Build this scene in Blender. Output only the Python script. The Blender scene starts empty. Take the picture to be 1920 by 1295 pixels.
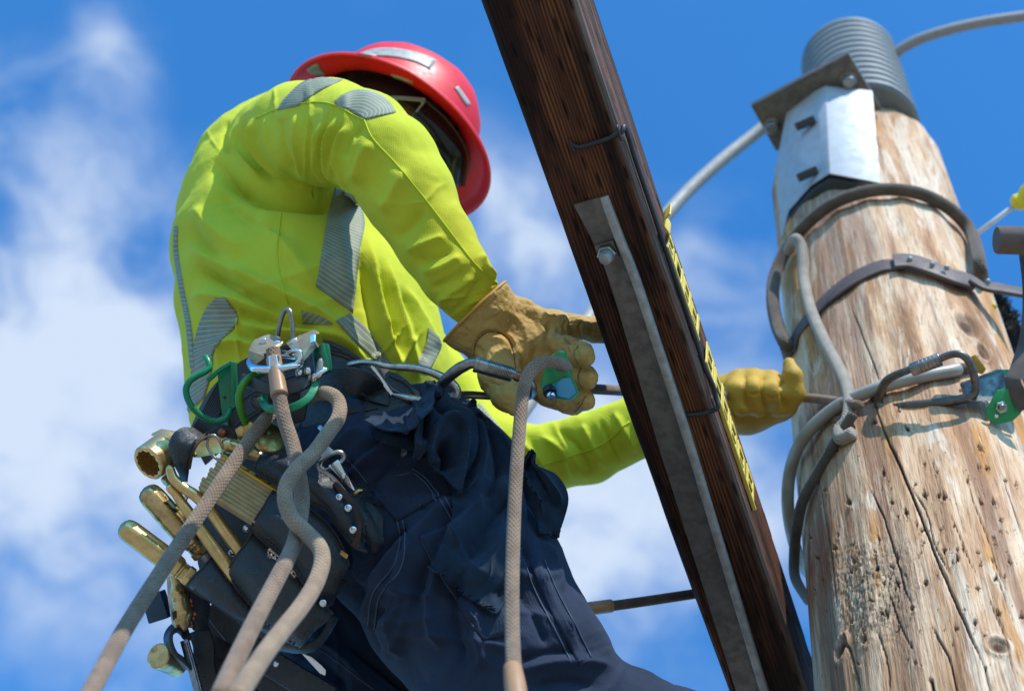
import bpy, bmesh, math, random
import numpy as np
from mathutils import Vector, Matrix, noise as mnoise
from mathutils.bvhtree import BVHTree
random.seed(7)
RNG = np.random.default_rng(11)
SC = bpy.context.scene
COL = SC.collection

# ------------------------------------------------------------------ camera
FPX = 3000.0                                   # focal length in pixels of the 1920 px photograph
_z = np.array([344.0, 1684.0, FPX]); _z /= np.linalg.norm(_z)      # world up seen from the camera (right, up, forward)
_x = np.array([1.0, 0, 0]); _x -= _z*_x.dot(_z); _x /= np.linalg.norm(_x)
_y = np.cross(_z, _x)
# camera frame is (right, up, forward) = left handed, so flip to keep a right handed world
if np.linalg.det(np.array([_x, _y, _z])*np.array([1, 1, -1])) < 0: _y = -_y
CAMPOS = np.array([0.0, 0.0, 1.75])
M3 = np.array([_x, _y, _z])                    # world = M3 @ (right, up, forward) + CAMPOS
def W(p):
    p = np.asarray(p, dtype=float)
    return p @ M3.T + CAMPOS
def P(x, y, d):                                # photograph pixel at depth d (metres) -> camera-frame point
    return np.array([(x-960.0)/FPX*d, (647.5-y)/FPX*d, d])
def PP(pts): return np.array([P(*p) for p in pts])
def toPX(c):                                   # camera-frame points -> pixels
    c = np.asarray(c)
    return np.stack([960+FPX*c[:, 0]/c[:, 2], 647.5-FPX*c[:, 1]/c[:, 2]], 1)
def Cf(w): return (np.asarray(w)-CAMPOS) @ M3  # world -> camera frame

cd = bpy.data.cameras.new('camera'); cam = bpy.data.objects.new('camera', cd); COL.objects.link(cam)
cd.sensor_width = 36.0; cd.lens = 36.0*FPX/1920.0; cd.clip_start = 0.05; cd.clip_end = 3000
Rw, Uw, Fw = M3[:, 0], M3[:, 1], M3[:, 2]
mw = Matrix.Identity(4)
for i in range(3):
    mw[i][0] = Rw[i]; mw[i][1] = Uw[i]; mw[i][2] = -Fw[i]; mw[i][3] = CAMPOS[i]
cam.matrix_world = mw
cd.dof.use_dof = True; cd.dof.focus_distance = 1.72; cd.dof.aperture_fstop = 5.6
SC.camera = cam

# ------------------------------------------------------------------ sky, sun, exposure
_h = -(np.array([0, 0, 1.0])-_z*_z[2]); _h /= np.linalg.norm(_h)     # horizontal, from the pole back towards the camera
_r = np.array([1.0, 0, 0]); _r -= _z*_r.dot(_z); _r -= _h*_r.dot(_h); _r /= np.linalg.norm(_r)
SUN_C = _z*.64+_h*.74+_r*.20                    # towards the sun, in the camera frame (right, up, forward)
sunw = M3 @ (SUN_C/np.linalg.norm(SUN_C)); sunw /= np.linalg.norm(sunw)
sun_el = math.asin(sunw[2]); sun_az = math.atan2(sunw[0], sunw[1])
world = bpy.data.worlds.new('World'); SC.world = world; world.use_nodes = True
wt = world.node_tree; wt.nodes.clear()
def wn(t, **k):
    n = wt.nodes.new(t)
    for a, b in k.items(): setattr(n, a, b)
    return n
wout = wn('ShaderNodeOutputWorld'); wbg = wn('ShaderNodeBackground'); wbg.inputs['Strength'].default_value = 0.092
sky = wn('ShaderNodeTexSky', sky_type='NISHITA', sun_disc=False)
sky.sun_elevation = sun_el; sky.sun_rotation = sun_az; sky.air_density = 1.0; sky.dust_density = 0.35; sky.ozone_density = 1.6
tc = wn('ShaderNodeTexCoord')
def wmath(op, a, b=None, c=None, clamp=False):
    n = wn('ShaderNodeMath', operation=op); n.use_clamp = clamp
    for i, v in enumerate((a, b, c)):
        if v is None: continue
        if isinstance(v, (int, float)): n.inputs[i].default_value = v
        else: wt.links.new(v, n.inputs[i])
    return n.outputs[0]
# a little warped so that no cloud edge is round
wnz = wn('ShaderNodeTexNoise'); wnz.inputs['Scale'].default_value = 7.0; wnz.inputs['Detail'].default_value = 3.0
wt.links.new(tc.outputs['Generated'], wnz.inputs['Vector'])
wsub = wn('ShaderNodeVectorMath', operation='SUBTRACT'); wt.links.new(wnz.outputs['Color'], wsub.inputs[0]); wsub.inputs[1].default_value = (.5, .5, .5)
wsc = wn('ShaderNodeVectorMath', operation='SCALE'); wt.links.new(wsub.outputs[0], wsc.inputs[0]); wsc.inputs['Scale'].default_value = 0.11
wadd = wn('ShaderNodeVectorMath', operation='ADD'); wt.links.new(tc.outputs['Generated'], wadd.inputs[0]); wt.links.new(wsc.outputs[0], wadd.inputs[1])
wnr = wn('ShaderNodeVectorMath', operation='NORMALIZE'); wt.links.new(wadd.outputs[0], wnr.inputs[0])
BLOBS = [(30, 640, 250, .50), (110, 860, 290, .58), (270, 520, 230, .46), (210, 110, 95, .48), (60, 280, 150, .42), (400, 1000, 300, .42),
         (1000, 470, 190, .60), (1090, 930, 260, .80), (900, 400, 90, .42), (1340, 540, 130, .62), (1400, 900, 220, .6), (900, 1250, 300, .35),
         (700, 1700, 420, .6), (-600, 600, 450, .9), (2300, 1250, 350, .6), (1300, -800, 400, .7), (2800, -300, 400, .7)]
acc = None
for bx_, by_, br_, ba_ in BLOBS:
    dv = M3 @ (P(bx_, by_, 1.0)/np.linalg.norm(P(bx_, by_, 1.0)))
    dn = wn('ShaderNodeVectorMath', operation='DOT_PRODUCT'); wt.links.new(wnr.outputs[0], dn.inputs[0]); dn.inputs[1].default_value = tuple(dv)
    ang = br_/FPX
    e = wmath('MULTIPLY', wmath('SUBTRACT', dn.outputs['Value'], 1.0), 2.0/(ang*ang))   # -(theta/ang)^2
    g = wmath('MULTIPLY', wmath('EXPONENT', e), ba_)
    acc = g if acc is None else wmath('ADD', acc, g)
# drifting cloud everywhere else
n2 = wn('ShaderNodeTexNoise'); n2.inputs['Scale'].default_value = 3.2; n2.inputs['Detail'].default_value = 4.0; n2.inputs['Roughness'].default_value = .55
wt.links.new(wnr.outputs[0], n2.inputs['Vector'])
n3 = wn('ShaderNodeTexNoise'); n3.inputs['Scale'].default_value = 15.0; n3.inputs['Detail'].default_value = 5.0; n3.inputs['Roughness'].default_value = .52
wt.links.new(wnr.outputs[0], n3.inputs['Vector'])
base_c = wmath('MULTIPLY', wmath('SUBTRACT', n2.outputs['Fac'], 0.52), 1.2)
fine = wmath('MULTIPLY', wmath('SUBTRACT', n3.outputs['Fac'], 0.5), 2.8)
cl = wmath('ADD', wmath('ADD', acc, wmath('MULTIPLY', fine, wmath('ADD', wmath('MINIMUM', acc, 0.8), .1))), wmath('MULTIPLY', base_c, 0.5))
clr = wn('ShaderNodeMapRange', interpolation_type='SMOOTHSTEP'); wt.links.new(cl, clr.inputs['Value'])
clr.inputs['From Min'].default_value = 0.05; clr.inputs['From Max'].default_value = 1.15; clr.inputs['To Max'].default_value = 0.92
tint = wn('ShaderNodeMix', data_type='RGBA', blend_type='MULTIPLY'); tint.inputs[0].default_value = 1.0
wt.links.new(sky.outputs[0], tint.inputs[6]); tint.inputs[7].default_value = (.60, 1.86, 2.85, 1)
cm = wn('ShaderNodeMix', data_type='RGBA'); wt.links.new(clr.outputs[0], cm.inputs[0]); wt.links.new(tint.outputs[2], cm.inputs[6])
cm.inputs[7].default_value = (6.2, 7.2, 8.7, 1)
wt.links.new(cm.outputs[2], wbg.inputs['Color']); wt.links.new(wbg.outputs[0], wout.inputs['Surface'])

world.cycles.sampling_method = 'MANUAL'; world.cycles.sample_map_resolution = 256
sd = bpy.data.lights.new('sun', 'SUN'); sd.energy = 4.3; sd.angle = math.radians(0.5); sd.color = (1.0, .955, .88)
sun = bpy.data.objects.new('sun', sd); COL.objects.link(sun); sun.location = (0, 0, 12)
sun.rotation_euler = Vector(sunw).to_track_quat('Z', 'Y').to_euler()
SC.view_settings.view_transform = 'Standard'; SC.view_settings.look = 'None'; SC.view_settings.gamma = 1.0
SC.view_settings.use_curve_mapping = False; SC.view_settings.exposure = 0.32

# ------------------------------------------------------------------ node materials
class NT:
    def __init__(s, name):
        s.m = bpy.data.materials.new(name); s.m.use_nodes = True; s.t = s.m.node_tree
        s.b = s.t.nodes['Principled BSDF']; s.o = s.t.nodes['Material Output']
    def n(s, t, ins=None, **k):
        n = s.t.nodes.new(t)
        for a, b in k.items(): setattr(n, a, b)
        for a, b in (ins or {}).items(): s.set(n.inputs[a], b)
        return n
    def set(s, sock, v):
        if isinstance(v, bpy.types.NodeSocket): s.t.links.new(v, sock)
        elif isinstance(v, bpy.types.Node): s.t.links.new(v.outputs[0], sock)
        else:
            if sock.type == 'RGBA' and len(v) == 3: v = (*v, 1)
            sock.default_value = v
    def P(s, **k):
        for a, b in k.items(): s.set(s.b.inputs[a.replace('_', ' ')], b)
    def coord(s, kind='Object', scale=(1, 1, 1)):
        c = s.n('ShaderNodeTexCoord'); mp = s.n('ShaderNodeMapping', {'Vector': c.outputs[kind], 'Scale': scale}); return mp.outputs[0]
    def noise(s, vec, scale, detail=3, rough=.5, dist=0.0):
        return s.n('ShaderNodeTexNoise', {'Vector': vec, 'Scale': scale, 'Detail': detail, 'Roughness': rough, 'Distortion': dist}).outputs['Fac']
    def ramp(s, f, stops):
        r = s.n('ShaderNodeValToRGB', {'Fac': f}); e = r.color_ramp.elements
        while len(e) < len(stops): e.new(.5)
        for el, (p, c) in zip(e, stops):
            el.position = p; el.color = (*c, 1) if len(c) == 3 else c
        return r.outputs[0]
    def mix(s, f, a, b, mode='MIX'):
        m = s.n('ShaderNodeMix', data_type='RGBA', blend_type=mode); s.set(m.inputs[0], f); s.set(m.inputs[6], a); s.set(m.inputs[7], b); return m.outputs[2]
    def math(s, op, a, b=0.0, clamp=False):
        m = s.n('ShaderNodeMath', {0: a, 1: b}, operation=op); m.use_clamp = clamp; return m.outputs[0]
    def rng(s, v, a, b, c=0.0, d=1.0, smooth=True):
        return s.n('ShaderNodeMapRange', {'Value': v, 'From Min': a, 'From Max': b, 'To Min': c, 'To Max': d}, interpolation_type='SMOOTHSTEP' if smooth else 'LINEAR').outputs[0]
    def bump(s, h, strength=.3, dist=.002, normal=None):
        i = {'Height': h, 'Strength': strength, 'Distance': dist}
        if normal is not None: i['Normal'] = normal
        return s.n('ShaderNodeBump', i).outputs[0]
    def attr(s, name): return s.n('ShaderNodeAttribute', attribute_name=name)

# ------------------------------------------------------------------ objects
def link(name, me, mat=None, parent=None):
    o = bpy.data.objects.new(name, me); COL.objects.link(o)
    if mat is not None and me is not None: me.materials.append(mat)
    if parent is not None: o.parent = parent
    return o
def rootloc(parent):
    v = Vector((0, 0, 0))
    while parent is not None: v += parent.location; parent = parent.parent
    return np.array(v)
def tag(o, label, cat, group=None):
    o['label'] = label; o['category'] = cat
    if group: o['group'] = group
    return o
def thing(name, label, cat, base, group=None):          # base is a camera-frame point
    o = bpy.data.objects.new(name, None); COL.objects.link(o); o.location = W(base); o.empty_display_size = .05
    return tag(o, label, cat, group)
def mesh(name, V, Fs, mat, parent=None, uv=None, smooth=True, sharp=None, cam_space=True, label=None):
    """V camera-frame vertices; one mesh object. uv is one value per vertex."""
    V = np.asarray(V, float)
    Vw = W(V) if cam_space else V
    org = rootloc(parent) if parent is not None else Vw.mean(0)
    me = bpy.data.meshes.new(name); fast = isinstance(Fs, np.ndarray)
    if fast:
        nf = len(Fs); me.vertices.add(len(V)); me.vertices.foreach_set('co', (Vw-org).astype(np.float32).ravel()); me.loops.add(nf*4); me.loops.foreach_set('vertex_index', Fs[:, ::-1].astype(np.int32).ravel())
        me.polygons.add(nf); me.polygons.foreach_set('loop_start', np.arange(0, nf*4, 4, dtype=np.int32)); me.update(calc_edges=True)
    else: me.from_pydata((Vw-org).tolist(), [], [tuple(int(i) for i in f) for f in Fs])
    if uv is not None:
        l = me.uv_layers.new(name='UVMap'); idx = np.empty(len(me.loops), np.int32); me.loops.foreach_get('vertex_index', idx)
        l.data.foreach_set('uv', np.asarray(uv, np.float32)[idx].ravel())
    if not fast:
      bm = bmesh.new(); bm.from_mesh(me); bmesh.ops.recalc_face_normals(bm, faces=bm.faces); bm.to_mesh(me); bm.free()
    me.polygons.foreach_set('use_smooth', [smooth]*len(me.polygons))
    if sharp is not None: me.set_sharp_from_angle(angle=math.radians(sharp))
    me.update()
    o = link(name, me, mat, parent)
    if parent is None: o.location = org
    if label: o['label'] = label
    return o
def join(parts):
    V, Fs, U, n = [], [], [], 0
    for p in parts:
        V.append(p[0]); Fs += [tuple(i+n for i in f) for f in p[1]]; n += len(p[0])
        U.append(p[2] if len(p) > 2 and p[2] is not None else np.zeros((len(p[0]), 2)))
    return np.concatenate(V), Fs, np.concatenate(U)

# ------------------------------------------------------------------ shapes (all return V, F, UV in the camera frame)
def cr(pts, n=8):                                       # Catmull-Rom through the points (any dimension)
    p = np.asarray(pts, float)
    if len(p) < 3: return np.array([p[0]+(p[-1]-p[0])*t for t in np.linspace(0, 1, n+1)])
    q = np.vstack([2*p[0]-p[1], p, 2*p[-1]-p[-2]]); out = []
    for i in range(1, len(q)-2):
        for t in np.linspace(0, 1, n, endpoint=False):
            a, b, c, d = q[i-1], q[i], q[i+1], q[i+2]
            out.append(.5*((2*b)+(-a+c)*t+(2*a-5*b+4*c-d)*t*t+(-a+3*b-3*c+d)*t**3))
    out.append(p[-1]); return np.array(out)
def nrm(v):
    v = np.asarray(v, float); return v/(np.linalg.norm(v, axis=-1, keepdims=True)+1e-12)
def frames(path, ref=None, closed=False):
    path = np.asarray(path); n = len(path)
    if closed: T = nrm(np.roll(path, -1, 0)-np.roll(path, 1, 0))
    else: T = nrm(np.gradient(path, axis=0))
    N = np.zeros_like(T)
    if ref is not None:
        ref = np.broadcast_to(np.asarray(ref, float), T.shape)
        N = nrm(ref-T*(ref*T).sum(1, keepdims=True))
    else:
        a = np.array([0, 0, -1.0])
        if abs(T[0].dot(a)) > .9: a = np.array([0, 1.0, 0])
        v = nrm(a-T[0]*a.dot(T[0]))
        for i in range(n):
            v = nrm(v-T[i]*v.dot(T[i])); N[i] = v
    return T, N, np.cross(T, N)
def sweep(path, prof, ref=None, scale=None, closed=False, caps=True, smooth=0):
    """sweep a closed 2D profile (k,2): x along N (the ref side), y along B."""
    path = np.asarray(path, float); T, N, B = frames(path, ref, closed); prof = np.asarray(prof, float); k = len(prof); n = len(path)
    sc = np.ones((n, 2)) if scale is None else np.asarray(scale, float)
    if sc.ndim == 1: sc = np.stack([sc, sc], 1)
    V = (path[:, None]+N[:, None]*(prof[None, :, :1]*sc[:, None, :1])+B[:, None]*(prof[None, :, 1:]*sc[:, None, 1:])).reshape(-1, 3)
    L = np.concatenate([[0], np.cumsum(np.linalg.norm(np.diff(path, axis=0), axis=1))])
    pl = np.concatenate([[0], np.cumsum(np.linalg.norm(np.diff(prof, axis=0), axis=1))])
    UV = np.stack([np.tile(pl, n), np.repeat(L, k)], 1)
    Fs = []
    for i in range(n if closed else n-1):
        a, b = i*k, ((i+1) % n)*k
        for j in range(k): Fs.append((a+j, a+(j+1) % k, b+(j+1) % k, b+j))
    if caps and not closed: Fs.append(tuple(range(k))[::-1]); Fs.append(tuple((n-1)*k+j for j in range(k)))
    return V, Fs, UV
def circ(k=14, r=1.0, ry=None, ph=0.0):
    a = np.linspace(0, 2*math.pi, k, endpoint=False)+ph
    return np.stack([np.cos(a)*r, np.sin(a)*(r if ry is None else ry)], 1)
def rrect(w, h, r, k=3):                                # x = thickness (w), y = width (h), rounded
    out = []
    for cx, cy, a0 in ((w/2-r, h/2-r, 0), (-w/2+r, h/2-r, 90), (-w/2+r, -h/2+r, 180), (w/2-r, -h/2+r, 270)):
        for t in np.linspace(0, 90, k+1): a = math.radians(a0+t); out.append((cx+r*math.cos(a), cy+r*math.sin(a)))
    return np.array(out)
def tube(path, r, k=14, closed=False, smooth=8, dome=False):
    p = np.asarray(path, float)
    rr = np.full(len(p), r) if np.isscalar(r) else np.asarray(r, float)
    if smooth and len(p) > 2:
        if closed:
            m = len(p); q = cr(np.vstack([p[-2:], p, p[:2]]), smooth); p = q[2*smooth:(m+2)*smooth]
            rr = np.interp(np.linspace(0, m, len(p), endpoint=False), range(m), rr)
        else:
            q = cr(np.column_stack([p, rr]), smooth); p, rr = q[:, :3], q[:, 3]
    if dome and not closed:
        t0 = nrm(p[0]-p[1]); t1 = nrm(p[-1]-p[-2]); f = ((.55, .84), (.85, .53), (.98, .2))
        p = np.vstack([[p[0]+t0*rr[0]*a for a, b in f[::-1]], p, [p[-1]+t1*rr[-1]*a for a, b in f]])
        rr = np.concatenate([[rr[0]*b for a, b in f[::-1]], rr, [rr[-1]*b for a, b in f]])
    return sweep(p, circ(k, ph=math.pi), scale=rr, closed=closed)
def lathe(c, axis, prof, k=28, ref=None):
    """prof: (along axis, radius)"""
    a = nrm(axis); r0 = np.array([0, 0, -1.0]) if ref is None else np.asarray(ref, float)
    if abs(a.dot(nrm(r0))) > .95: r0 = np.array([1.0, 0.3, 0])
    n = nrm(r0-a*a.dot(r0)); b = np.cross(a, n); V, Fs = [], []
    for h, r in prof:
        for j in range(k):
            t = 2*math.pi*j/k; V.append(c+a*h+(n*math.cos(t)+b*math.sin(t))*r)
    m = len(prof)
    for i in range(m-1):
        for j in range(k): Fs.append((i*k+j, i*k+(j+1) % k, (i+1)*k+(j+1) % k, (i+1)*k+j))
    Fs.append(tuple(range(k))[::-1]); Fs.append(tuple((m-1)*k+j for j in range(k)))
    return np.array(V), Fs, None
def prism(pts, ext, bevel=0.0, seg=2, holes=None):
    """polygon (camera-frame points) extruded by the vector ext, bevelled edges"""
    pts = np.asarray(pts, float); bm = bmesh.new(); e = np.asarray(ext, float)
    a = [bm.verts.new(p) for p in pts]; b = [bm.verts.new(p+e) for p in pts]; k = len(pts)
    bm.faces.new(a); bm.faces.new(b[::-1])
    for j in range(k): bm.faces.new((a[j], b[j], b[(j+1) % k], a[(j+1) % k]))
    bmesh.ops.recalc_face_normals(bm, faces=bm.faces)
    if bevel: bmesh.ops.bevel(bm, geom=[x for x in bm.edges if x.calc_face_angle(0) > .5], offset=bevel, segments=seg, profile=.6, affect='EDGES', clamp_overlap=True)
    bm.verts.ensure_lookup_table(); V = np.array([v.co[:] for v in bm.verts]); Fs = [tuple(v.index for v in f.verts) for f in bm.faces]; bm.free()
    return V, Fs, None
def box(c, ax, ay, az, bevel=0.0, seg=2):               # half-extent vectors
    c, ax, ay, az = (np.asarray(q, float) for q in (c, ax, ay, az))
    return prism([c-ax-ay-az, c+ax-ay-az, c+ax+ay-az, c-ax+ay-az], az*2, bevel, seg)

# ------------------------------------------------------------------ soft bodies: distance fields meshed by surface nets
def cone(a, b, ra, rb, flat=None, s=1.0): return (np.asarray(a, float), np.asarray(b, float), ra, rb, None if flat is None else nrm(flat), s)
def chain(pts, radii, flat=None, s=1.0): return [cone(pts[i], pts[i+1], radii[i], radii[i+1], flat, s) for i in range(len(pts)-1)]
def field(X, prims, k):
    f = None
    for a, b, ra, rb, n, s in prims:
        q = X-a.astype(np.float32); ba = (b-a).astype(np.float32)
        if n is not None: n = n.astype(np.float32)
        if n is not None:
            q = q+(q@n)[..., None]*n*(1/s-1); ba = ba+n*(ba@n)*(1/s-1)
        L = ba@ba+1e-9; t = np.clip((q@ba)/L, 0, 1)
        d = np.linalg.norm(q-t[..., None]*ba, axis=-1)-(ra+(rb-ra)*t)
        if f is None: f = d
        else:
            h = np.clip(.5+.5*(f-d)/k, 0, 1); f = f*(1-h)+d*h-k*h*(1-h)
    return f
def nets(fun, lo, hi, h):
    lo = np.asarray(lo); n = np.ceil((np.asarray(hi)-lo)/h).astype(int)+1
    ax = [lo[i]+h*np.arange(n[i]) for i in range(3)]
    B_ = 4; nb_ = (n+B_-1)//B_                          # coarse blocks first, fine values only near the surface
    cx = [lo[i]+h*(np.arange(nb_[i])*B_+(B_-1)/2) for i in range(3)]
    C = np.stack(np.meshgrid(*cx, indexing='ij'), -1).astype(np.float32); fc = fun(C)
    f = np.repeat(np.repeat(np.repeat(fc, B_, 0), B_, 1), B_, 2)[:n[0], :n[1], :n[2]].astype(np.float32)
    act = np.repeat(np.repeat(np.repeat(abs(fc) < h*B_*1.5+.012, B_, 0), B_, 1), B_, 2)[:n[0], :n[1], :n[2]]
    ia = np.argwhere(act)
    for q in range(0, len(ia), 400000):
        j = ia[q:q+400000]; f[tuple(j.T)] = fun((lo+h*j).astype(np.float32))
    sg = f < 0; c = np.zeros(n-1, bool); cnt = np.zeros(n-1, np.float32); acc = np.zeros((*(n-1), 3), np.float32)
    def sl(a, o): return a[tuple(slice(o[i], o[i]+n[i]-1) for i in range(3))]
    offs = [(i, j, k) for i in (0, 1) for j in (0, 1) for k in (0, 1)]
    for o in offs:
        for d in range(3):
            if o[d]: continue
            p = list(o); p[d] = 1; f0, f1 = sl(f, o), sl(f, p); m = (f0 < 0) != (f1 < 0)
            t = np.where(m, f0/np.where(m, f0-f1, 1), 0)
            for q in range(3): acc[..., q] += np.where(m, (t if q == d else o[q]), 0)
            cnt += m
    c = cnt > 0; idx = -np.ones(n-1, np.int64); ii = np.argwhere(c); idx[c] = np.arange(len(ii))
    V = lo+h*(ii+acc[c]/cnt[c][:, None]); Fs = []
    for d in range(3):
        u, v = (d+1) % 3, (d+2) % 3
        s0 = [slice(0, None)]*3; s1 = [slice(0, None)]*3; s0[d] = slice(0, -1); s1[d] = slice(1, None)
        a, b = sg[tuple(s0)], sg[tuple(s1)]; e = np.argwhere(a != b)
        e = e[(e[:, u] > 0) & (e[:, v] > 0) & (e[:, u] < n[u]-1) & (e[:, v] < n[v]-1)]
        eu = np.eye(3, dtype=int)[u]; ev = np.eye(3, dtype=int)[v]
        q = np.stack([idx[tuple((e-eu-ev).T)], idx[tuple((e-ev).T)], idx[tuple(e.T)], idx[tuple((e-eu).T)]], 1)
        fl = a[tuple(e.T)]; q[~fl] = q[~fl][:, ::-1]; Fs.append(q)
    return V, np.concatenate(Fs)
def soft(prims, k=.02, h=.005, pad=.03, cut=None):
    pts = np.array([p[0] for p in prims]+[p[1] for p in prims]); r = max(max(p[2], p[3]) for p in prims)+pad
    lo, hi = pts.min(0)-r, pts.max(0)+r
    def fun(X):
        f = field(X, prims, k)
        return f if cut is None else cut(X, f)
    return nets(fun, lo, hi, h)
def subdiv(V, Fq):                                      # split every quad in four
    Fq = np.asarray(Fq); n = len(V); E = np.sort(np.concatenate([Fq[:, [i, (i+1) % 4]] for i in range(4)]), 1)
    key = E[:, 0].astype(np.int64)*n+E[:, 1]; u, inv = np.unique(key, return_inverse=True); a, b = u//n, u % n
    V2 = np.vstack([V, (V[a]+V[b])/2, V[Fq].mean(1)]); m = len(Fq); e = [n+inv[i*m:(i+1)*m] for i in range(4)]; c = n+len(u)+np.arange(m)
    return V2, np.concatenate([np.stack([Fq[:, i], e[i], c, e[(i+3) % 4]], 1) for i in range(4)])
def vnormals(V, Fq):
    Fq = np.asarray(Fq); n = np.cross(V[Fq[:, 2]]-V[Fq[:, 0]], V[Fq[:, 3]]-V[Fq[:, 1]]); N = np.zeros_like(V)
    for i in range(4): np.add.at(N, Fq[:, i], n)
    return nrm(N)
def relax(V, Fq, it=2, lam=.5):
    Fq = np.asarray(Fq)
    for _ in range(it):
        S = np.zeros_like(V); c = np.zeros(len(V))
        for i in range(4):
            np.add.at(S, Fq[:, i], V[Fq[:, (i+1) % 4]]+V[Fq[:, (i+3) % 4]]); np.add.at(c, Fq[:, i], 2)
        V = V*(1-lam)+lam*S/np.maximum(c, 1)[:, None]
    return V
def sdist(px, poly):
    """distance (px) to a polyline and the parameter 0..1 along it, signed side"""
    poly = np.asarray(poly, float); best = np.full(len(px), 1e9); par = np.zeros(len(px)); side = np.zeros(len(px)); m = len(poly)-1
    for i in range(m):
        a, b = poly[i], poly[i+1]; d = b-a; t = np.clip(((px-a)@d)/(d@d+1e-9), 0, 1); w = px-(a+t[:, None]*d); r = np.hypot(w[:, 0], w[:, 1])
        s = best > r; best[s] = r[s]; par[s] = (i+t[s])/m; side[s] = np.sign(d[0]*w[s, 1]-d[1]*w[s, 0])
    return best, par, side
def folds(V, N, strokes, face=.05):
    """press folds into a surface: strokes = (points, width px, height m[, kind]) laid on the side that faces the camera"""
    px = toPX(V); view = nrm(V); w0 = np.clip((-(N*view).sum(1)-face)/.3, 0, 1); D = np.zeros(len(V))
    for st in strokes:
        pts, w, a = st[:3]; kind = st[3] if len(st) > 3 else 'r'
        poly = cr(pts, 6) if len(pts) > 2 else np.asarray(pts, float)
        lo, hi = poly.min(0)-w*3.5, poly.max(0)+w*3.5; m = np.where((px > lo).all(1) & (px < hi).all(1) & (w0 > 0))[0]
        if not len(m): continue
        d, t, s = sdist(px[m], poly); e = np.clip(np.minimum(t, 1-t)/.22, 0, 1); e = e*e*(3-2*e) if kind != 'f' else 1.0
        if kind == 'n': e = 1.0
        x = d/w
        if kind == 's': g = np.where(s > 0, np.exp(-x*x*.5), -np.exp(-x*x*.5)*.0)*1.0+np.exp(-(x/.5)**2)*0     # step: raised on one side
        elif kind == 'w': g = np.exp(-x*x)-.55*np.exp(-((s*x-1.6)/.8)**2)                                       # ridge with a shadow valley on one side
        elif kind == 'n': g = np.exp(-x*x)
        else: g = np.exp(-(x*1.05)**1.35)
        D[m] += a*g*e
    return V+N*(D*w0)[:, None]
def _h3(i, j, k, sd):
    n = (i*374761393+j*668265263+k*2147483647+sd*974634777) & 0xffffffff
    n = ((n ^ (n >> 13))*1274126177) & 0xffffffff; n = ((n ^ (n >> 16))*2246822519) & 0xffffffff
    return ((n ^ (n >> 15)) & 0xffff)/32767.5-1
def vnoise(p, seed=0):                                  # value noise, -1..1
    p = np.asarray(p, float); i = np.floor(p).astype(np.int64); f = p-i; f = f*f*f*(f*(f*6-15)+10); r = 0.0
    for a in (0, 1):
        for b in (0, 1):
            for c in (0, 1):
                w = (f[:, 0] if a else 1-f[:, 0])*(f[:, 1] if b else 1-f[:, 1])*(f[:, 2] if c else 1-f[:, 2])
                r = r+w*_h3(i[:, 0]+a, i[:, 1]+b, i[:, 2]+c, int(seed)+1)
    return r
def wob(V, scale, amp, seed=0): return vnoise(V*scale, seed)*amp
def crinkle(V, N, axis, hw, amp, along, across, seed=0, shear=0.0):
    """irregular sharp creases beside a pixel line: spacing `along` it, length `across` it"""
    px = toPX(V); view = nrm(V); w0 = np.clip((-(N*view).sum(1)-.02)/.3, 0, 1); poly = cr(axis, 8); lo, hi = poly.min(0)-hw, poly.max(0)+hw
    m = np.where((px > lo).all(1) & (px < hi).all(1) & (w0 > 0))[0]; d, t, s = sdist(px[m], poly); L = np.hypot(*np.diff(poly, axis=0).T).sum()
    e = np.clip((hw-d)/(hw*.35), 0, 1)*np.clip(np.minimum(t, 1-t)/.12, 0, 1); e = e*e*(3-2*e); sd = s*d; u = t*L+shear*sd
    q = np.stack([u/along, sd/across, np.full(len(m), seed*3.7)], 1); q[:, 0] += .55*vnoise(q*np.array([.8, 1.6, 1])+9, seed+5)
    r = 1-np.abs(vnoise(q, seed))*1.9; r = np.clip(r, 0, 1)**2.2; msk = np.clip(vnoise(q*.45+4, seed+9)*1.4+.75, 0, 1)
    D = np.zeros(len(V)); D[m] = amp*(r-.28)*e*msk
    return V+N*(D*w0)[:, None]
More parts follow.
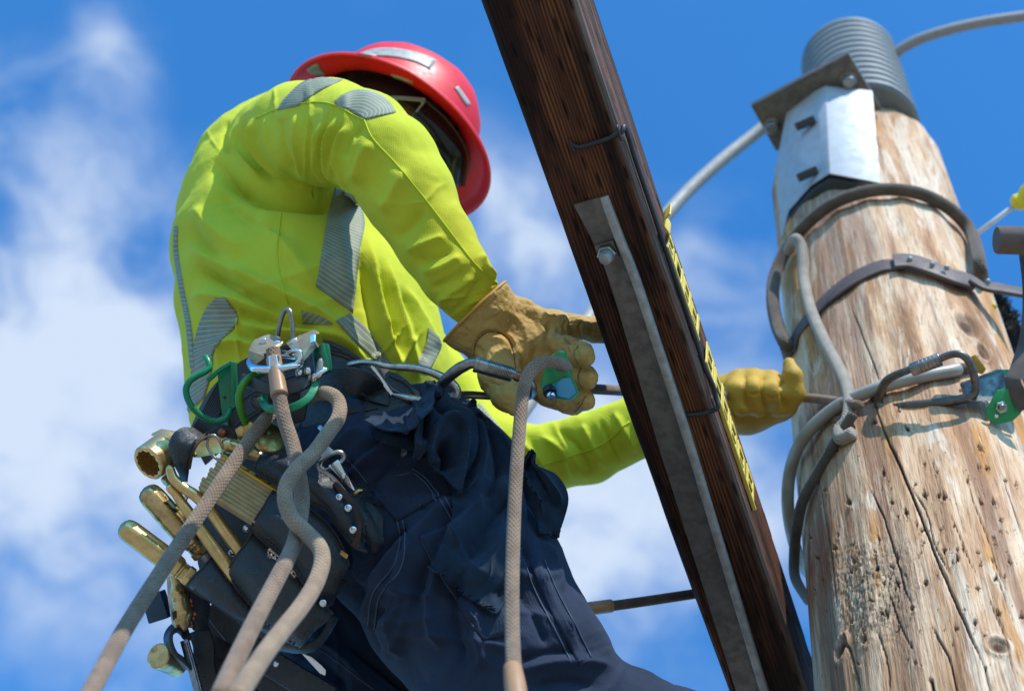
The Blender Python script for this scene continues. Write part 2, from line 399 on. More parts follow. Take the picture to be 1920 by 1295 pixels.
class Surf:
    """projection target: drop pixels onto a surface"""
    def __init__(s, V, Fs): s.t = BVHTree.FromPolygons([tuple(v) for v in V], [tuple(int(i) for i in f) for f in Fs])
    def hit(s, x, y, lift=0.0, default=2.0):
        d = nrm(P(x, y, 1.0)); loc, n, i, dist = s.t.ray_cast(Vector((0, 0, 0)), Vector(d))
        if loc is None:
            loc, n, i, dist = s.t.find_nearest(Vector(P(x, y, default)))
        n = np.array(n);  p = np.array(loc)
        if n@d > 0: n = -n
        return p+n*lift, n
    def line(s, pts, lift=0.0, n=6, default=2.0):
        q = cr(pts, n) if len(pts) > 2 else np.array([np.asarray(pts[0])+(np.asarray(pts[1])-np.asarray(pts[0]))*t for t in np.linspace(0, 1, n+1)])
        r = [s.hit(x, y, lift, default) for x, y in q]
        return np.array([a for a, b in r]), np.array([b for a, b in r])
    def patch(s, L, R, nu=10, nv=24, lift=.002, thick=.0015, default=2.0):
        """sheet between two pixel lines laid on the surface; uv in metres (u across, v along)"""
        def rs(p):
            q = cr(p, 10) if len(p) > 2 else np.asarray(p, float); l = np.concatenate([[0], np.cumsum(np.hypot(*np.diff(q, axis=0).T))])
            t = np.linspace(0, l[-1], nv+1); return np.stack([np.interp(t, l, q[:, 0]), np.interp(t, l, q[:, 1])], 1)
        A, B = rs(L), rs(R); V = np.zeros((nv+1, nu+1, 3)); N = np.zeros_like(V)
        for i in range(nv+1):
            for j in range(nu+1):
                x, y = A[i]+(B[i]-A[i])*j/nu; V[i, j], N[i, j] = s.hit(x, y, lift, default)
        u = np.concatenate([np.zeros((nv+1, 1)), np.cumsum(np.linalg.norm(np.diff(V, axis=1), axis=2), 1)], 1)
        v = np.concatenate([np.zeros((1, nu+1)), np.cumsum(np.linalg.norm(np.diff(V, axis=0), axis=2), 0)], 0)
        v = np.repeat(v.mean(1)[:, None], nu+1, 1)
        return sheet(V, N, thick, np.stack([u, v], -1))
def sheet(V, N, thick, UV=None):
    """grid of points (n,m,3) given thickness behind its face"""
    n, m = V.shape[:2]; T = V.reshape(-1, 3); Bk = (V-N*thick).reshape(-1, 3); k = n*m; Fs = []
    for i in range(n-1):
        for j in range(m-1):
            a = i*m+j; Fs.append((a, a+1, a+m+1, a+m)); Fs.append((k+a, k+a+m, k+a+m+1, k+a+1))
    rim = [j for j in range(m)]+[i*m+m-1 for i in range(1, n)]+[(n-1)*m+j for j in range(m-2, -1, -1)]+[i*m for i in range(n-2, 0, -1)]
    for a, b in zip(rim, rim[1:]+rim[:1]): Fs.append((a, k+a, k+b, b))
    U = np.zeros((k, 2)) if UV is None else UV.reshape(-1, 2)
    return np.vstack([T, Bk]), Fs, np.vstack([U, U])
# ================================================================== ground
g = NT('ground_mat'); v = g.coord('Object'); 
c = g.ramp(g.noise(v, 3.0, 6, .6), [(.3, (.26, .235, .19)), (.5, (.32, .29, .235)), (.7, (.21, .20, .14))])
g.P(Base_Color=c, Roughness=.95, Normal=g.bump(g.noise(v, 40, 4), .6, .02))
me = bpy.data.meshes.new('ground'); me.from_pydata([(-1500, -1500, 0), (1500, -1500, 0), (1500, 1500, 0), (-1500, 1500, 0)], [], [(0, 1, 2, 3)])
o = link('ground', me, g.m); o['kind'] = 'structure'

# ================================================================== utility pole
PO = W(P(1752, 1000, 2.0)); POLE_R = .1625                       # axis passes here; radius at that height
PTOP = None
def pole_r(z): return POLE_R-(z-PO[2])*.006
# top of the pole: where the axis reaches photograph row ~262
zz = np.linspace(PO[2], PO[2]+3, 400)
ax_px = toPX(Cf(np.stack([np.full(400, PO[0]), np.full(400, PO[1]), zz], 1)))
PTOP = zz[np.argmin(abs(ax_px[:, 1]-345))]
tocam = nrm(np.array([CAMPOS[0]-PO[0], CAMPOS[1]-PO[1], 0])); tor = np.cross(np.array([0, 0, 1.0]), tocam)   # tor: to the right seen from the camera
if (Rw@tor) < 0: tor = -tor
def pole_pt(th, z, lift=0.0):                                    # th=0 faces the camera, + to the right
    r = pole_r(z)+lift
    return np.array([PO[0], PO[1], z])+(tocam*math.cos(th)+tor*math.sin(th))*r
def pole_hit(x, y, lift=0.0):
    """pixel -> point on the pole's bark (camera frame)"""
    d = W(P(x, y, 1.0))-CAMPOS; o_ = CAMPOS-np.array([PO[0], PO[1], 0]); r = POLE_R+lift
    for _ in range(3):
        A = d[0]**2+d[1]**2; B = 2*(d[0]*o_[0]+d[1]*o_[1]); C_ = o_[0]**2+o_[1]**2-r*r; D = B*B-4*A*C_
        t = (-B-math.sqrt(max(D, 0)))/(2*A); z = CAMPOS[2]+d[2]*t; r = pole_r(z)+lift
    return Cf(CAMPOS+d*t)
zs = np.concatenate([[0, 1.2, 2.2, PO[2]-.75], np.arange(PO[2]-.45, PTOP-.5, .0016), np.arange(PTOP-.5, PTOP-.005, .004)]); 
ths = np.concatenate([np.radians(np.arange(-100, 100, .42)), np.radians(np.arange(100, 260, 6))])
nz_, nt_ = len(zs), len(ths)
TH, ZZ = np.meshgrid(ths, zs)
RR = POLE_R-(ZZ-PO[2])*.006
base = np.array([PO[0], PO[1], 0]); 
dirn = tocam[None, None]*np.cos(TH)[..., None]+tor[None, None]*np.sin(TH)[..., None]
def pv(R): return base+dirn*R[..., None]+np.array([0, 0, 1.0])*ZZ[..., None]
Vp = pv(RR).reshape(-1, 3); pxp = toPX(Cf(Vp)); front = (np.cos(TH).ravel() > .1)
disp = np.zeros(len(Vp)); crack = np.zeros(len(Vp))
arc = (TH*RR).ravel(); zf = ZZ.ravel()
# slow waviness and weathered long grain
disp += .0022*np.sin(arc*38+1.3*np.sin(zf*5))*np.sin(zf*2.3+arc*9)+.0011*np.sin(arc*120+2.5*np.sin(zf*3.1))
gr = np.zeros(len(Vp))
for f_, a_ in ((260, .5), (520, .35), (1100, .25)): gr += a_*np.sin(arc*f_+3*np.sin(zf*(4+f_/300))+f_)
disp += .00035*gr
CRACKS = [([(1625, 700), (1648, 790), (1683, 872), (1712, 945), (1745, 1022), (1772, 1080), (1800, 1150), (1832, 1225), (1858, 1275)], 2.6, .010),
          ([(1700, 900), (1735, 960), (1752, 1020), (1790, 1090)], 1.6, .005), ([(1626, 905), (1650, 960), (1672, 1030), (1690, 1085), (1712, 1150)], 1.8, .006),
          ([(1578, 1180), (1596, 1240), (1612, 1300)], 2.2, .007), ([(1742, 1165), (1775, 1225), (1800, 1300)], 2.0, .007),
          ([(1655, 1080), (1690, 1180), (1716, 1230)], 1.5, .004), ([(1850, 1110), (1880, 1190), (1900, 1260)], 1.4, .004), ([(1800, 870), (1850, 1000), (1890, 1120)], 1.2, .003),
          ([(1560, 640), (1590, 720), (1610, 770)], 1.3, .003), ([(1530, 880), (1545, 960), (1560, 1050), (1570, 1150)], 1.4, .004), ([(1880, 900), (1915, 1000)], 1.3, .003),
          ([(1590, 560), (1630, 660), (1650, 720)], 1.6, .004), ([(1780, 960), (1830, 1080)], 1.2, .003), ([(1640, 1170), (1660, 1240), (1668, 1300)], 1.6, .004), ([(1860, 1060), (1900, 1170)], 1.2, .003)]
for pts, w, a in CRACKS:
    poly = cr(pts, 6); jit = np.cumsum(RNG.normal(0, .9, len(poly))); jit -= np.linspace(jit[0], jit[-1], len(poly)); poly[:, 0] += jit
    m = np.where(front & (pxp[:, 0] > poly[:, 0].min()-20) & (pxp[:, 0] < poly[:, 0].max()+20) & (pxp[:, 1] > poly[:, 1].min()-10) & (pxp[:, 1] < poly[:, 1].max()+10))[0]
    d, t, s = sdist(pxp[m], poly); e = np.clip(np.minimum(t, 1-t)/.2, 0, 1); ww = w*(.32+.40*e)
    gg = np.exp(-(d/ww)**2)*e; disp[m] -= a*.8*gg; crack[m] = np.maximum(crack[m], np.clip(gg*1.25, 0, 1))
PITS = [(1637, 790), (1684, 768), (1700, 800), (1655, 885), (1733, 868), (1757, 884), (1838, 844), (1835, 878), (1850, 882), (1815, 900), (1885, 902), (1733, 924), (1760, 928), (1770, 933), (1862, 945), (1876, 978),
        (1698, 960), (1718, 980), (1727, 990), (1764, 992), (1790, 990), (1592, 942), (1670, 940), (1548, 920), (1863, 1012), (1833, 1037), (1838, 1062), (1862, 1052), (1893, 1055), (1725, 1035), (1770, 1030), (1763, 1060),
        (1786, 1058), (1795, 1050), (1866, 1087), (1883, 1085), (1833, 1105), (1734, 1090), (1681, 1092), (1814, 1103), (1872, 1150), (1915, 1157), (1710, 1140), (1828, 1170), (1847, 1195), (1793, 1180), (1707, 1210), (1716, 1243), (1848, 1255), (1905, 1280), (1865, 1293), (1680, 1046), (1642, 1062), (1600, 1052), (1567, 1030), (1595, 1165), (1660, 1150), (1620, 1200), (1745, 1275)]
for _ in range(60): PITS.append((RNG.uniform(1520, 1920), RNG.uniform(830, 1295)))
for _ in range(22): PITS.append((RNG.uniform(1590, 1720), RNG.uniform(1030, 1200)))
for i, (x, y) in enumerate(PITS):
    sz = RNG.uniform(2.4, 4.6) if i < 59 else RNG.uniform(1.4, 3.0); an = RNG.uniform(.9, 1.6); ca, sa = math.cos(an), math.sin(an); el = RNG.uniform(1.1, 2.0)
    m = np.where(front & (abs(pxp[:, 0]-x) < 20) & (abs(pxp[:, 1]-y) < 20))[0]
    dx, dy = pxp[m, 0]-x, pxp[m, 1]-y; u, w_ = (dx*ca+dy*sa)/el, -dx*sa+dy*ca
    u = u+1.6*np.sin(w_*1.3+i)+.8*np.sin(w_*2.9+2*i); w_ = w_+.9*np.sin(u*1.7+i*3); rr = (abs(u)+abs(w_)*1.25)/sz/1.25+.22*np.sin(u*2.1+i)*np.sin(w_*1.9); gg = np.exp(-np.maximum(rr, 0)**3); lip = np.exp(-((u-sz*1.3)/(sz*.5))**2-(w_/sz)**2)
    disp[m] -= .006*gg*min(1, sz/4); disp[m] += .0022*lip; crack[m] = np.maximum(crack[m], np.clip(gg*1.15, 0, 1))
knot = np.zeros(len(Vp))
for x, y, sx, sy, an in ((1871, 1213, 19, 13, .35), (1812, 612, 26, 13, .75), (1842, 662, 16, 6, 1.0), (1578, 1215, 7, 22, .25)):
    ca, sa = math.cos(an), math.sin(an); m = np.where(front & (abs(pxp[:, 0]-x) < 70) & (abs(pxp[:, 1]-y) < 70))[0]
    dx, dy = pxp[m, 0]-x, pxp[m, 1]-y; u, w_ = (dx*ca+dy*sa)/sx, (-dx*sa+dy*ca)/sy; rr = np.hypot(u, w_)
    disp[m] += .003*np.exp(-((rr-1.25)/.35)**2)-.0022*np.exp(-rr**4); knot[m] = np.maximum(knot[m], np.clip(1.35-rr, 0, 1)); disp[m] += .0006*np.sin(rr*14)*np.exp(-rr)
# chewed, splintered patch from years of gaffs
m = np.where(front)[0]; dd = np.exp(-(((pxp[m, 0]-1640)/85)**2+((pxp[m, 1]-1110)/105)**2)**1.5)
_q = np.stack([arc[m][dd > .02], zf[m][dd > .02], np.zeros((dd > .02).sum())], 1); hh = vnoise(_q*np.array([420, 170, 1]), 3)*.8+.6*vnoise(_q*np.array([900, 500, 1]), 4)
mi = m[dd > .02]; disp[mi] += dd[dd > .02]*.0011*hh-.0006*dd[dd > .02]; crack[mi] = np.maximum(crack[mi], np.clip((-hh-.38)*1.5, 0, .7)*dd[dd > .02])
gray = np.zeros(len(Vp)); gray[m] = dd
Vp = pv((RR.ravel()+disp).reshape(RR.shape)).reshape(-1, 3)
idx = np.arange(nz_*nt_).reshape(nz_, nt_); A = idx[:-1]; B = idx[1:]
Fp = np.stack([A, np.roll(A, -1, 1), np.roll(B, -1, 1), B], -1).reshape(-1, 4)
# rounded, slightly irregular top
ring = idx[-1]; nV = len(Vp); extra = []; topF = []
prev = ring
for kk, (dz, sc) in enumerate(((.004, .985), (.007, .95), (.009, .6), (.0095, .2))):
    c0 = base+np.array([0, 0, PTOP]); pts = c0+(Vp[ring]-c0)*np.array([sc, sc, 0])+np.array([0, 0, dz]); ids = nV+len(extra)+np.arange(nt_); extra += pts.tolist()
    topF += np.stack([prev, np.roll(prev, -1), np.roll(ids, -1), ids], 1).tolist(); prev = ids
Vall = np.vstack([Vp, extra]); 
me = bpy.data.meshes.new('pole_trunk'); 
allF = Fp.tolist()+topF+[prev.tolist()]
me.from_pydata((Vall-np.array([PO[0], PO[1], 0])).tolist(), [], allF)
for nm, val in (('crack', crack), ('knot', knot), ('gray', gray)):
    at = me.attributes.new(nm, 'FLOAT', 'POINT'); at.data.foreach_set('value', np.concatenate([val, np.zeros(len(extra))]).astype(np.float32))
me.polygons.foreach_set('use_smooth', [True]*len(me.polygons))
pm = NT('weathered_pole_wood')
v = pm.coord('Object'); vs = pm.coord('Object', (1, 1, .06)); vm = pm.coord('Object', (1, 1, .16)); vl = pm.coord('Object', (1, 1, .3))
tan = pm.ramp(pm.noise(vm, 17, 5, .6, .8), [(.36, (.36, .195, .10)), (.44, (.54, .335, .20)), (.51, (.67, .455, .29)), (.58, (.80, .63, .46)), (.66, (.62, .44, .30))])
org = pm.rng(pm.noise(vm, 9.5, 4, .55, 1.0), .53, .60)
col = pm.mix(pm.math('MULTIPLY', org, .78), tan, (.60, .29, .07))
pale = pm.rng(pm.noise(vm, 14.0, 5, .62, 1.8), .525, .60); col = pm.mix(pm.math('MULTIPLY', pale, .82), col, (.80, .71, .59))
red = pm.rng(pm.noise(vs, 15.0, 4, .6, .4), .53, .62); col = pm.mix(pm.math('MULTIPLY', red, .72), col, (.29, .16, .105))
fib = pm.noise(vs, 360, 4, .7); col = pm.mix(pm.rng(fib, .51, .68, 0, .6), col, (.20, .12, .08))
fib2 = pm.noise(vs, 95, 4, .65); col = pm.mix(pm.rng(fib2, .54, .66, 0, .5), col, (.25, .155, .105))
fib3 = pm.noise(vs, 170, 3, .6); col = pm.mix(pm.rng(fib3, .57, .66, 0, .28), col, (.78, .68, .56))
spk = pm.noise(vl, 260, 2, .5); col = pm.mix(pm.rng(spk, .69, .75, 0, .7), col, (.10, .06, .04))
col = pm.mix(pm.math('MULTIPLY', pm.attr('gray').outputs['Fac'], pm.rng(pm.noise(v, 60, 4), .35, .6, .05, .6)), col, (.24, .175, .12))
col = pm.mix(1.0, col, (.86, .785, .71), 'MULTIPLY')
col = pm.mix(pm.attr('knot').outputs['Fac'], col, (.085, .04, .022))
col = pm.mix(pm.attr('crack').outputs['Fac'], col, (.035, .02, .014))
h = pm.math('ADD', pm.math('MULTIPLY', fib, .7), pm.math('MULTIPLY', fib2, 1.0))
pm.P(Base_Color=col, Roughness=.82, Specular_IOR_Level=.25, Normal=pm.bump(h, .8, .004))
pole = thing('utility_pole', 'thick weathered wooden utility pole with cracks and gaff marks', 'utility pole', Cf(np.array([PO[0], PO[1], 0])))
link('trunk', me, pm.m, pole)
print('pole', PO, PTOP, [tuple(np.round(toPX(Cf(np.array([pole_pt(t, z)])))[0])) for t in (-1.5, 0, 1.5) for z in (PO[2]-.3, PO[2], PTOP)])

# ================================================================== crossarm
AR0, AR1 = P(983, -20, 1.60), P(1424, 1250, 1.90)                 # along the lower left-facing face centre, roughly
ad = nrm(AR1-AR0); 
up_c = _z.copy()                                                   # world up in the camera frame
nb = -nrm(up_c-ad*up_c.dot(ad))                                    # underside normal (down)
ns = np.cross(ad, nb); ns = ns if ns[0] > 0 else -ns               # side that faces right
cw, chh = .0935, .118                                              # width of underside, height of side
Lh = .78
AM0 = (AR0+AR1)/2
dk = NT('creosote_crossarm_wood')
uvn = dk.n('ShaderNodeUVMap'); mp = dk.n('ShaderNodeMapping', {'Vector': uvn.outputs[0], 'Scale': (1, .03, 1)}).outputs[0]
mp2 = dk.n('ShaderNodeMapping', {'Vector': uvn.outputs[0], 'Scale': (1, .10, 1)}).outputs[0]
warp = dk.noise(mp2, 14, 3, .5)
sx = dk.n('ShaderNodeSeparateXYZ', {'Vector': mp}).outputs[0]
ringc = dk.math('SINE', dk.math('ADD', dk.math('MULTIPLY', sx, 1500), dk.math('MULTIPLY', warp, 48)))
lines = dk.math('MULTIPLY', dk.rng(ringc, -.3, .9), dk.rng(dk.noise(mp2, 60, 3), .35, .6, .35, 1.0))
fine = dk.noise(mp, 420, 4, .6); blot = dk.noise(mp2, 26, 5, .62, .6)
col = dk.mix(lines, (.095, .034, .017), (.022, .010, .008))
warm = dk.rng(dk.noise(mp2, 15, 4, .6), .47, .68); col = dk.mix(dk.math('MULTIPLY', dk.math('MULTIPLY', warm, .9), dk.rng(ringc, -.6, .6, 1, .25)), col, (.34, .135, .045))
col = dk.mix(dk.rng(blot, .42, .58, 0, .82), col, (.010, .006, .006))
col = dk.mix(dk.rng(fine, .5, .7, 0, .5), col, (.009, .006, .005))
graye = dk.attr('wear').outputs['Fac']; col = dk.mix(dk.math('MULTIPLY', graye, dk.rng(fine, .3, .6, .9, .35)), col, (.30, .24, .20))
col = dk.mix(dk.attr('slit').outputs['Fac'], col, (.006, .005, .005))
dk.P(Base_Color=col, Roughness=.7, Specular_IOR_Level=.15, Normal=dk.bump(dk.math('ADD', lines, dk.math('MULTIPLY', fine, 1.2)), .5, .0012))
# grid around the arm: underside, right side, top, left side with eased edges
na = 520; t_al = np.linspace(-Lh, Lh+.25, na)
prof = rrect(chh, cw, .009, 5)                                     # x along height, y along width
# resample the profile densely
pl = np.vstack([prof, prof[:1]]); l = np.concatenate([[0], np.cumsum(np.hypot(*np.diff(pl, axis=0).T))]); tt = np.linspace(0, l[-1], 190, endpoint=False)
prof = np.stack([np.interp(tt, l, pl[:, 0]), np.interp(tt, l, pl[:, 1])], 1)
ctr = AM0-nb*chh/2                                                 # arm centre line
V0 = ctr+ad*t_al[:, None, None]+nb*prof[None, :, :1]+ns*prof[None, :, 1:]
nv = nrm(np.gradient(np.vstack([prof[-1:], prof, prof[:1]]), axis=0)[1:-1]); on = nrm(np.stack([nv[:, 1], -nv[:, 0]], 1)); on *= np.sign((on*prof).sum(1))[:, None]
Nn = (nb*on[None, :, :1]+ns*on[None, :, 1:]); 
slit = np.zeros((na, len(prof))); Dd = np.zeros((na, len(prof)))
und = (on[:, 0] > .9)[None, :]
arcs = prof[:, 1]
for r_ in range(9):
    y0 = -cw/2+cw*(r_+.6)/9.4
    for s_ in np.arange(-Lh+(r_ % 3)*.022, Lh, .066):
        if RNG.random() < .12: continue
        s0 = s_+RNG.normal(0, .004); y1 = y0+RNG.normal(0, .0012); ln = RNG.uniform(.006, .011)
        i0, i1 = np.searchsorted(t_al, [s0-.02, s0+.02])
        e = np.exp(-((t_al[i0:i1, None]-s0)/ln)**4-((arcs[None, :]-y1)/.0011)**2)*und
        slit[i0:i1] = np.maximum(slit[i0:i1], e); Dd[i0:i1] -= .003*e
sid = (on[:, 1] > .9)[None, :]; arch = prof[:, 0]
for r_ in range(8):
    y0 = -chh/2+chh*(r_+.6)/8.4
    for s_ in np.arange(-Lh+(r_ % 3)*.02, Lh, .07):
        if RNG.random() < .3: continue
        s0 = s_+RNG.normal(0, .006); i0, i1 = np.searchsorted(t_al, [s0-.02, s0+.02])
        e = np.exp(-((t_al[i0:i1, None]-s0)/.009)**4-((arch[None, :]-y0)/.0012)**2)*sid
        slit[i0:i1] = np.maximum(slit[i0:i1], e); Dd[i0:i1] -= .003*e
Dd += .0006*np.sin(t_al*9)[:, None]+.0005*vnoise(np.stack([np.repeat(t_al*14, len(prof)), np.tile(np.arange(len(prof))*.7, na), np.zeros(na*len(prof))], 1)).reshape(na, -1)
V0 = V0+Nn*Dd[..., None]
corner = np.exp(-(((prof[:, 0]-chh/2)/.006)**2+((prof[:, 1]-cw/2)/.006)**2))[None, :]
wear = np.clip(corner*1.1+(on[:, 1] > .9)[None, :]*.22*np.clip((.25-t_al)/.4, .25, 1)[:, None], 0, 1)
k = len(prof); Fs = []
for i in range(na-1):
    for j in range(k): Fs.append((i*k+j, i*k+(j+1) % k, (i+1)*k+(j+1) % k, (i+1)*k+j))
Fs.append(tuple(range(k))); Fs.append(tuple((na-1)*k+j for j in range(k)))
uv = np.stack([np.tile(tt, na), np.repeat(t_al, k)], 1)
arm = thing('crossarm', 'dark creosoted timber crossarm running past the worker to the pole', 'crossarm', ctr)
o = mesh('timber', V0.reshape(-1, 3), Fs, dk.m, arm, uv=uv)
for nm, val in (('slit', slit), ('wear', np.broadcast_to(wear, slit.shape))):
    at = o.data.attributes.new(nm, 'FLOAT', 'POINT'); at.data.foreach_set('value', np.ascontiguousarray(val).ravel().astype(np.float32))
ARM = Surf(V0.reshape(-1, 3), [f for f in Fs if len(f) == 4])
print('arm px', toPX(np.array([ctr+nb*chh/2-ns*cw/2+ad*s for s in (-.55, 0, .55)])), toPX(np.array([ctr+nb*chh/2+ns*cw/2+ad*s for s in (-.55, 0, .55)])), 'tilt', math.degrees(math.asin(ad@up_c)))
# ================================================================== cloth, leather and skin materials
def fabric(name, col, col2, weave=900., bump=.25, rough=.85, sheen=.25, sheen_tint=None, big=14, line=None):
    t = NT(name); v = t.coord('Object')
    c = t.mix(t.rng(t.noise(v, big, 4, .55), .35, .68), col, col2)
    w1 = t.n('ShaderNodeTexWave', {'Vector': v, 'Scale': weave*.16, 'Distortion': 1.2, 'Detail': 1.0}, bands_direction='DIAGONAL').outputs['Fac']
    nz = t.noise(v, weave, 2, .6)
    hgt = t.math('ADD', t.math('ADD', t.math('MULTIPLY', w1, .5), nz), t.math('MULTIPLY', t.noise(v, weave*.22, 4, .65), 1.6))
    t.P(Base_Color=c, Roughness=rough, Specular_IOR_Level=.2, Sheen_Weight=sheen, Sheen_Roughness=.5, Normal=t.bump(hgt, bump, .0008))
    if sheen_tint: t.P(Sheen_Tint=sheen_tint)
    return t
hv = fabric('high_visibility_yellow_knit', (.54, .565, .035), (.47, .50, .026), 1500, .30, .85, .12, (.9, 1, .3), 9)
hv.P(Subsurface_Weight=.0)
stripe_mats = {}
def stripe_mat(axis, pitch=.0066, tilt=0.0):
    key = (axis, pitch, tilt)
    if key in stripe_mats: return stripe_mats[key]
    t = NT('silver_reflective_tape'); uvn = t.n('ShaderNodeUVMap'); s_ = t.n('ShaderNodeSeparateXYZ', {'Vector': uvn.outputs[0]})
    a = s_.outputs[1 if axis == 'v' else 0]; b = s_.outputs[0 if axis == 'v' else 1]
    a = t.math('ADD', a, t.math('MULTIPLY', b, tilt))
    fr = t.math('FRACT', t.math('DIVIDE', a, pitch)); ln = t.rng(t.math('ABSOLUTE', t.math('SUBTRACT', fr, .5)), .07, .12)   # 0 on the line
    v = t.coord('Object'); g_ = t.ramp(t.noise(v, 60, 3), [(.3, (.18, .19, .195)), (.7, (.24, .25, .255))])
    c = t.mix(ln, (.42, .48, .06), g_)
    t.P(Base_Color=c, Roughness=.62, Specular_IOR_Level=.25, Normal=t.bump(t.math('MULTIPLY', ln, -1.0), .4, .0006))
    stripe_mats[key] = t.m; return t.m
navy = fabric('navy_canvas', (.019, .030, .058), (.011, .018, .036), 1100, .5, .85, .08, (.5, .6, .8), 12)
ragm = fabric('dark_navy_rag_cotton', (.012, .026, .048), (.008, .016, .031), 1300, .3, .9, .12, (.5, .65, .85), 22)
thread = NT('thread'); thread.P(Base_Color=(.045, .065, .11), Roughness=.8)
ythread = NT('yellow_thread'); ythread.P(Base_Color=(.48, .56, .01), Roughness=.8)
def leather(name, c1, c2, c3, rough=.55, scale=1.0, bump=.5, spec=.35):
    t = NT(name); v = t.coord('Object')
    c = t.mix(t.rng(t.noise(v, 16*scale, 5, .6), .36, .66), c1, c2); c = t.mix(t.rng(t.noise(v, 55*scale, 4, .6), .56, .74, 0, .7), c, c3)
    vo = t.n('ShaderNodeTexVoronoi', {'Vector': v, 'Scale': 520*scale}, feature='DISTANCE_TO_EDGE').outputs['Distance']
    cre = t.noise(v, 75*scale, 4, .62, 1.5)
    h_ = t.math('ADD', t.math('MULTIPLY', t.rng(vo, 0, .25), .35), t.math('MULTIPLY', t.math('ABSOLUTE', t.math('SUBTRACT', cre, .5)), 2.2))
    t.P(Base_Color=c, Roughness=t.rng(t.noise(v, 30*scale, 3), .3, .7, rough-.1, rough+.14), Specular_IOR_Level=spec, Normal=t.bump(h_, bump, .0012))
    return t
glov = leather('tan_leather', (.50, .335, .105), (.42, .27, .078), (.28, .165, .05), .62, 1.0, .5, .25)
gloy = leather('yellow_leather', (.50, .30, .035), (.42, .24, .028), (.30, .16, .02), .6, .8, .4, .25)
blk = leather('black_oiled_leather', (.010, .011, .014), (.018, .020, .025), (.006, .007, .009), .32, 1.1, .6, .55)
brn = leather('raw_leather_edge', (.07, .035, .025), (.045, .022, .017), (.02, .012, .010), .7, 2, .5)
skin = NT('skin'); v = skin.coord('Object'); skin.P(Base_Color=skin.mix(skin.noise(v, 40), (.50, .26, .19), (.42, .20, .15)), Roughness=.5, Subsurface_Weight=.12, Subsurface_Radius=(.01, .004, .002), Subsurface_Scale=.3)

# ================================================================== the worker
worker = thing('person', 'worker in yellow high-visibility shirt and navy trousers leaning into the crossarm', 'person', P(640, 820, 1.97))
def px2(*st): return [P(x, y, d) for x, y, d, r in st], [r*d/FPX for x, y, d, r in st]
# ---- shirt
tor_p, tor_r = px2((612, 815, 1.99, 243), (602, 730, 1.99, 243), (585, 640, 2.01, 238), (556, 560, 2.05, 221), (528, 480, 2.095, 200), (515, 400, 2.15, 177), (515, 335, 2.19, 150), (535, 285, 2.22, 118), (570, 240, 2.24, 86))
ra_p, ra_r = px2((520, 268, 2.11, 90), (565, 255, 2.035, 100), (620, 250, 1.95, 101), (680, 260, 1.88, 92), (722, 302, 1.85, 92), (765, 368, 1.83, 86), (815, 450, 1.81, 76), (856, 517, 1.79, 69), (880, 553, 1.80, 58), (905, 585, 1.815, 44))
la_p, la_r = px2((670, 490, 2.36, 60), (782, 650, 2.32, 52), (862, 750, 2.27, 56), (940, 848, 2.21, 66), (990, 866, 2.19, 66), (1100, 842, 2.16, 64), (1200, 800, 2.13, 58), (1300, 770, 2.12, 50))
co_p, co_r = px2((570, 245, 2.23, 84), (640, 215, 2.28, 62), (690, 222, 2.29, 50))
shirt_pr = chain(tor_p, tor_r, (0, .2, 1), .92)+chain(co_p, co_r)
torso_f = lambda X: field(X, shirt_pr, .03)
def fun_shirt(X):
    a = field(X, shirt_pr, .012); b = field(X, chain(ra_p, ra_r), .008); c = field(X, chain(la_p, la_r), .008)
    a = np.maximum(a, (X-P(600, 795, 1.99))@(-nrm(np.array([-.05, 1.0, .1]))))
    h = np.clip(.5+.5*(a-b)/.007, 0, 1); f = a*(1-h)+b*h-.007*h*(1-h)
    h = np.clip(.5+.5*(f-c)/.03, 0, 1); f = f*(1-h)+c*h-.03*h*(1-h)
    return f
allp = np.array(tor_p+ra_p+la_p+co_p); 
SV, SF = nets(fun_shirt, allp.min(0)-.19, allp.max(0)+.19, .0048)
SV = relax(SV, SF, 2); SV, SF = subdiv(SV, SF); SV = relax(SV, SF, 2)
N_ = vnormals(SV, SF)
if (N_*(SV-SV.mean(0))).sum() < 0: N_ = -N_
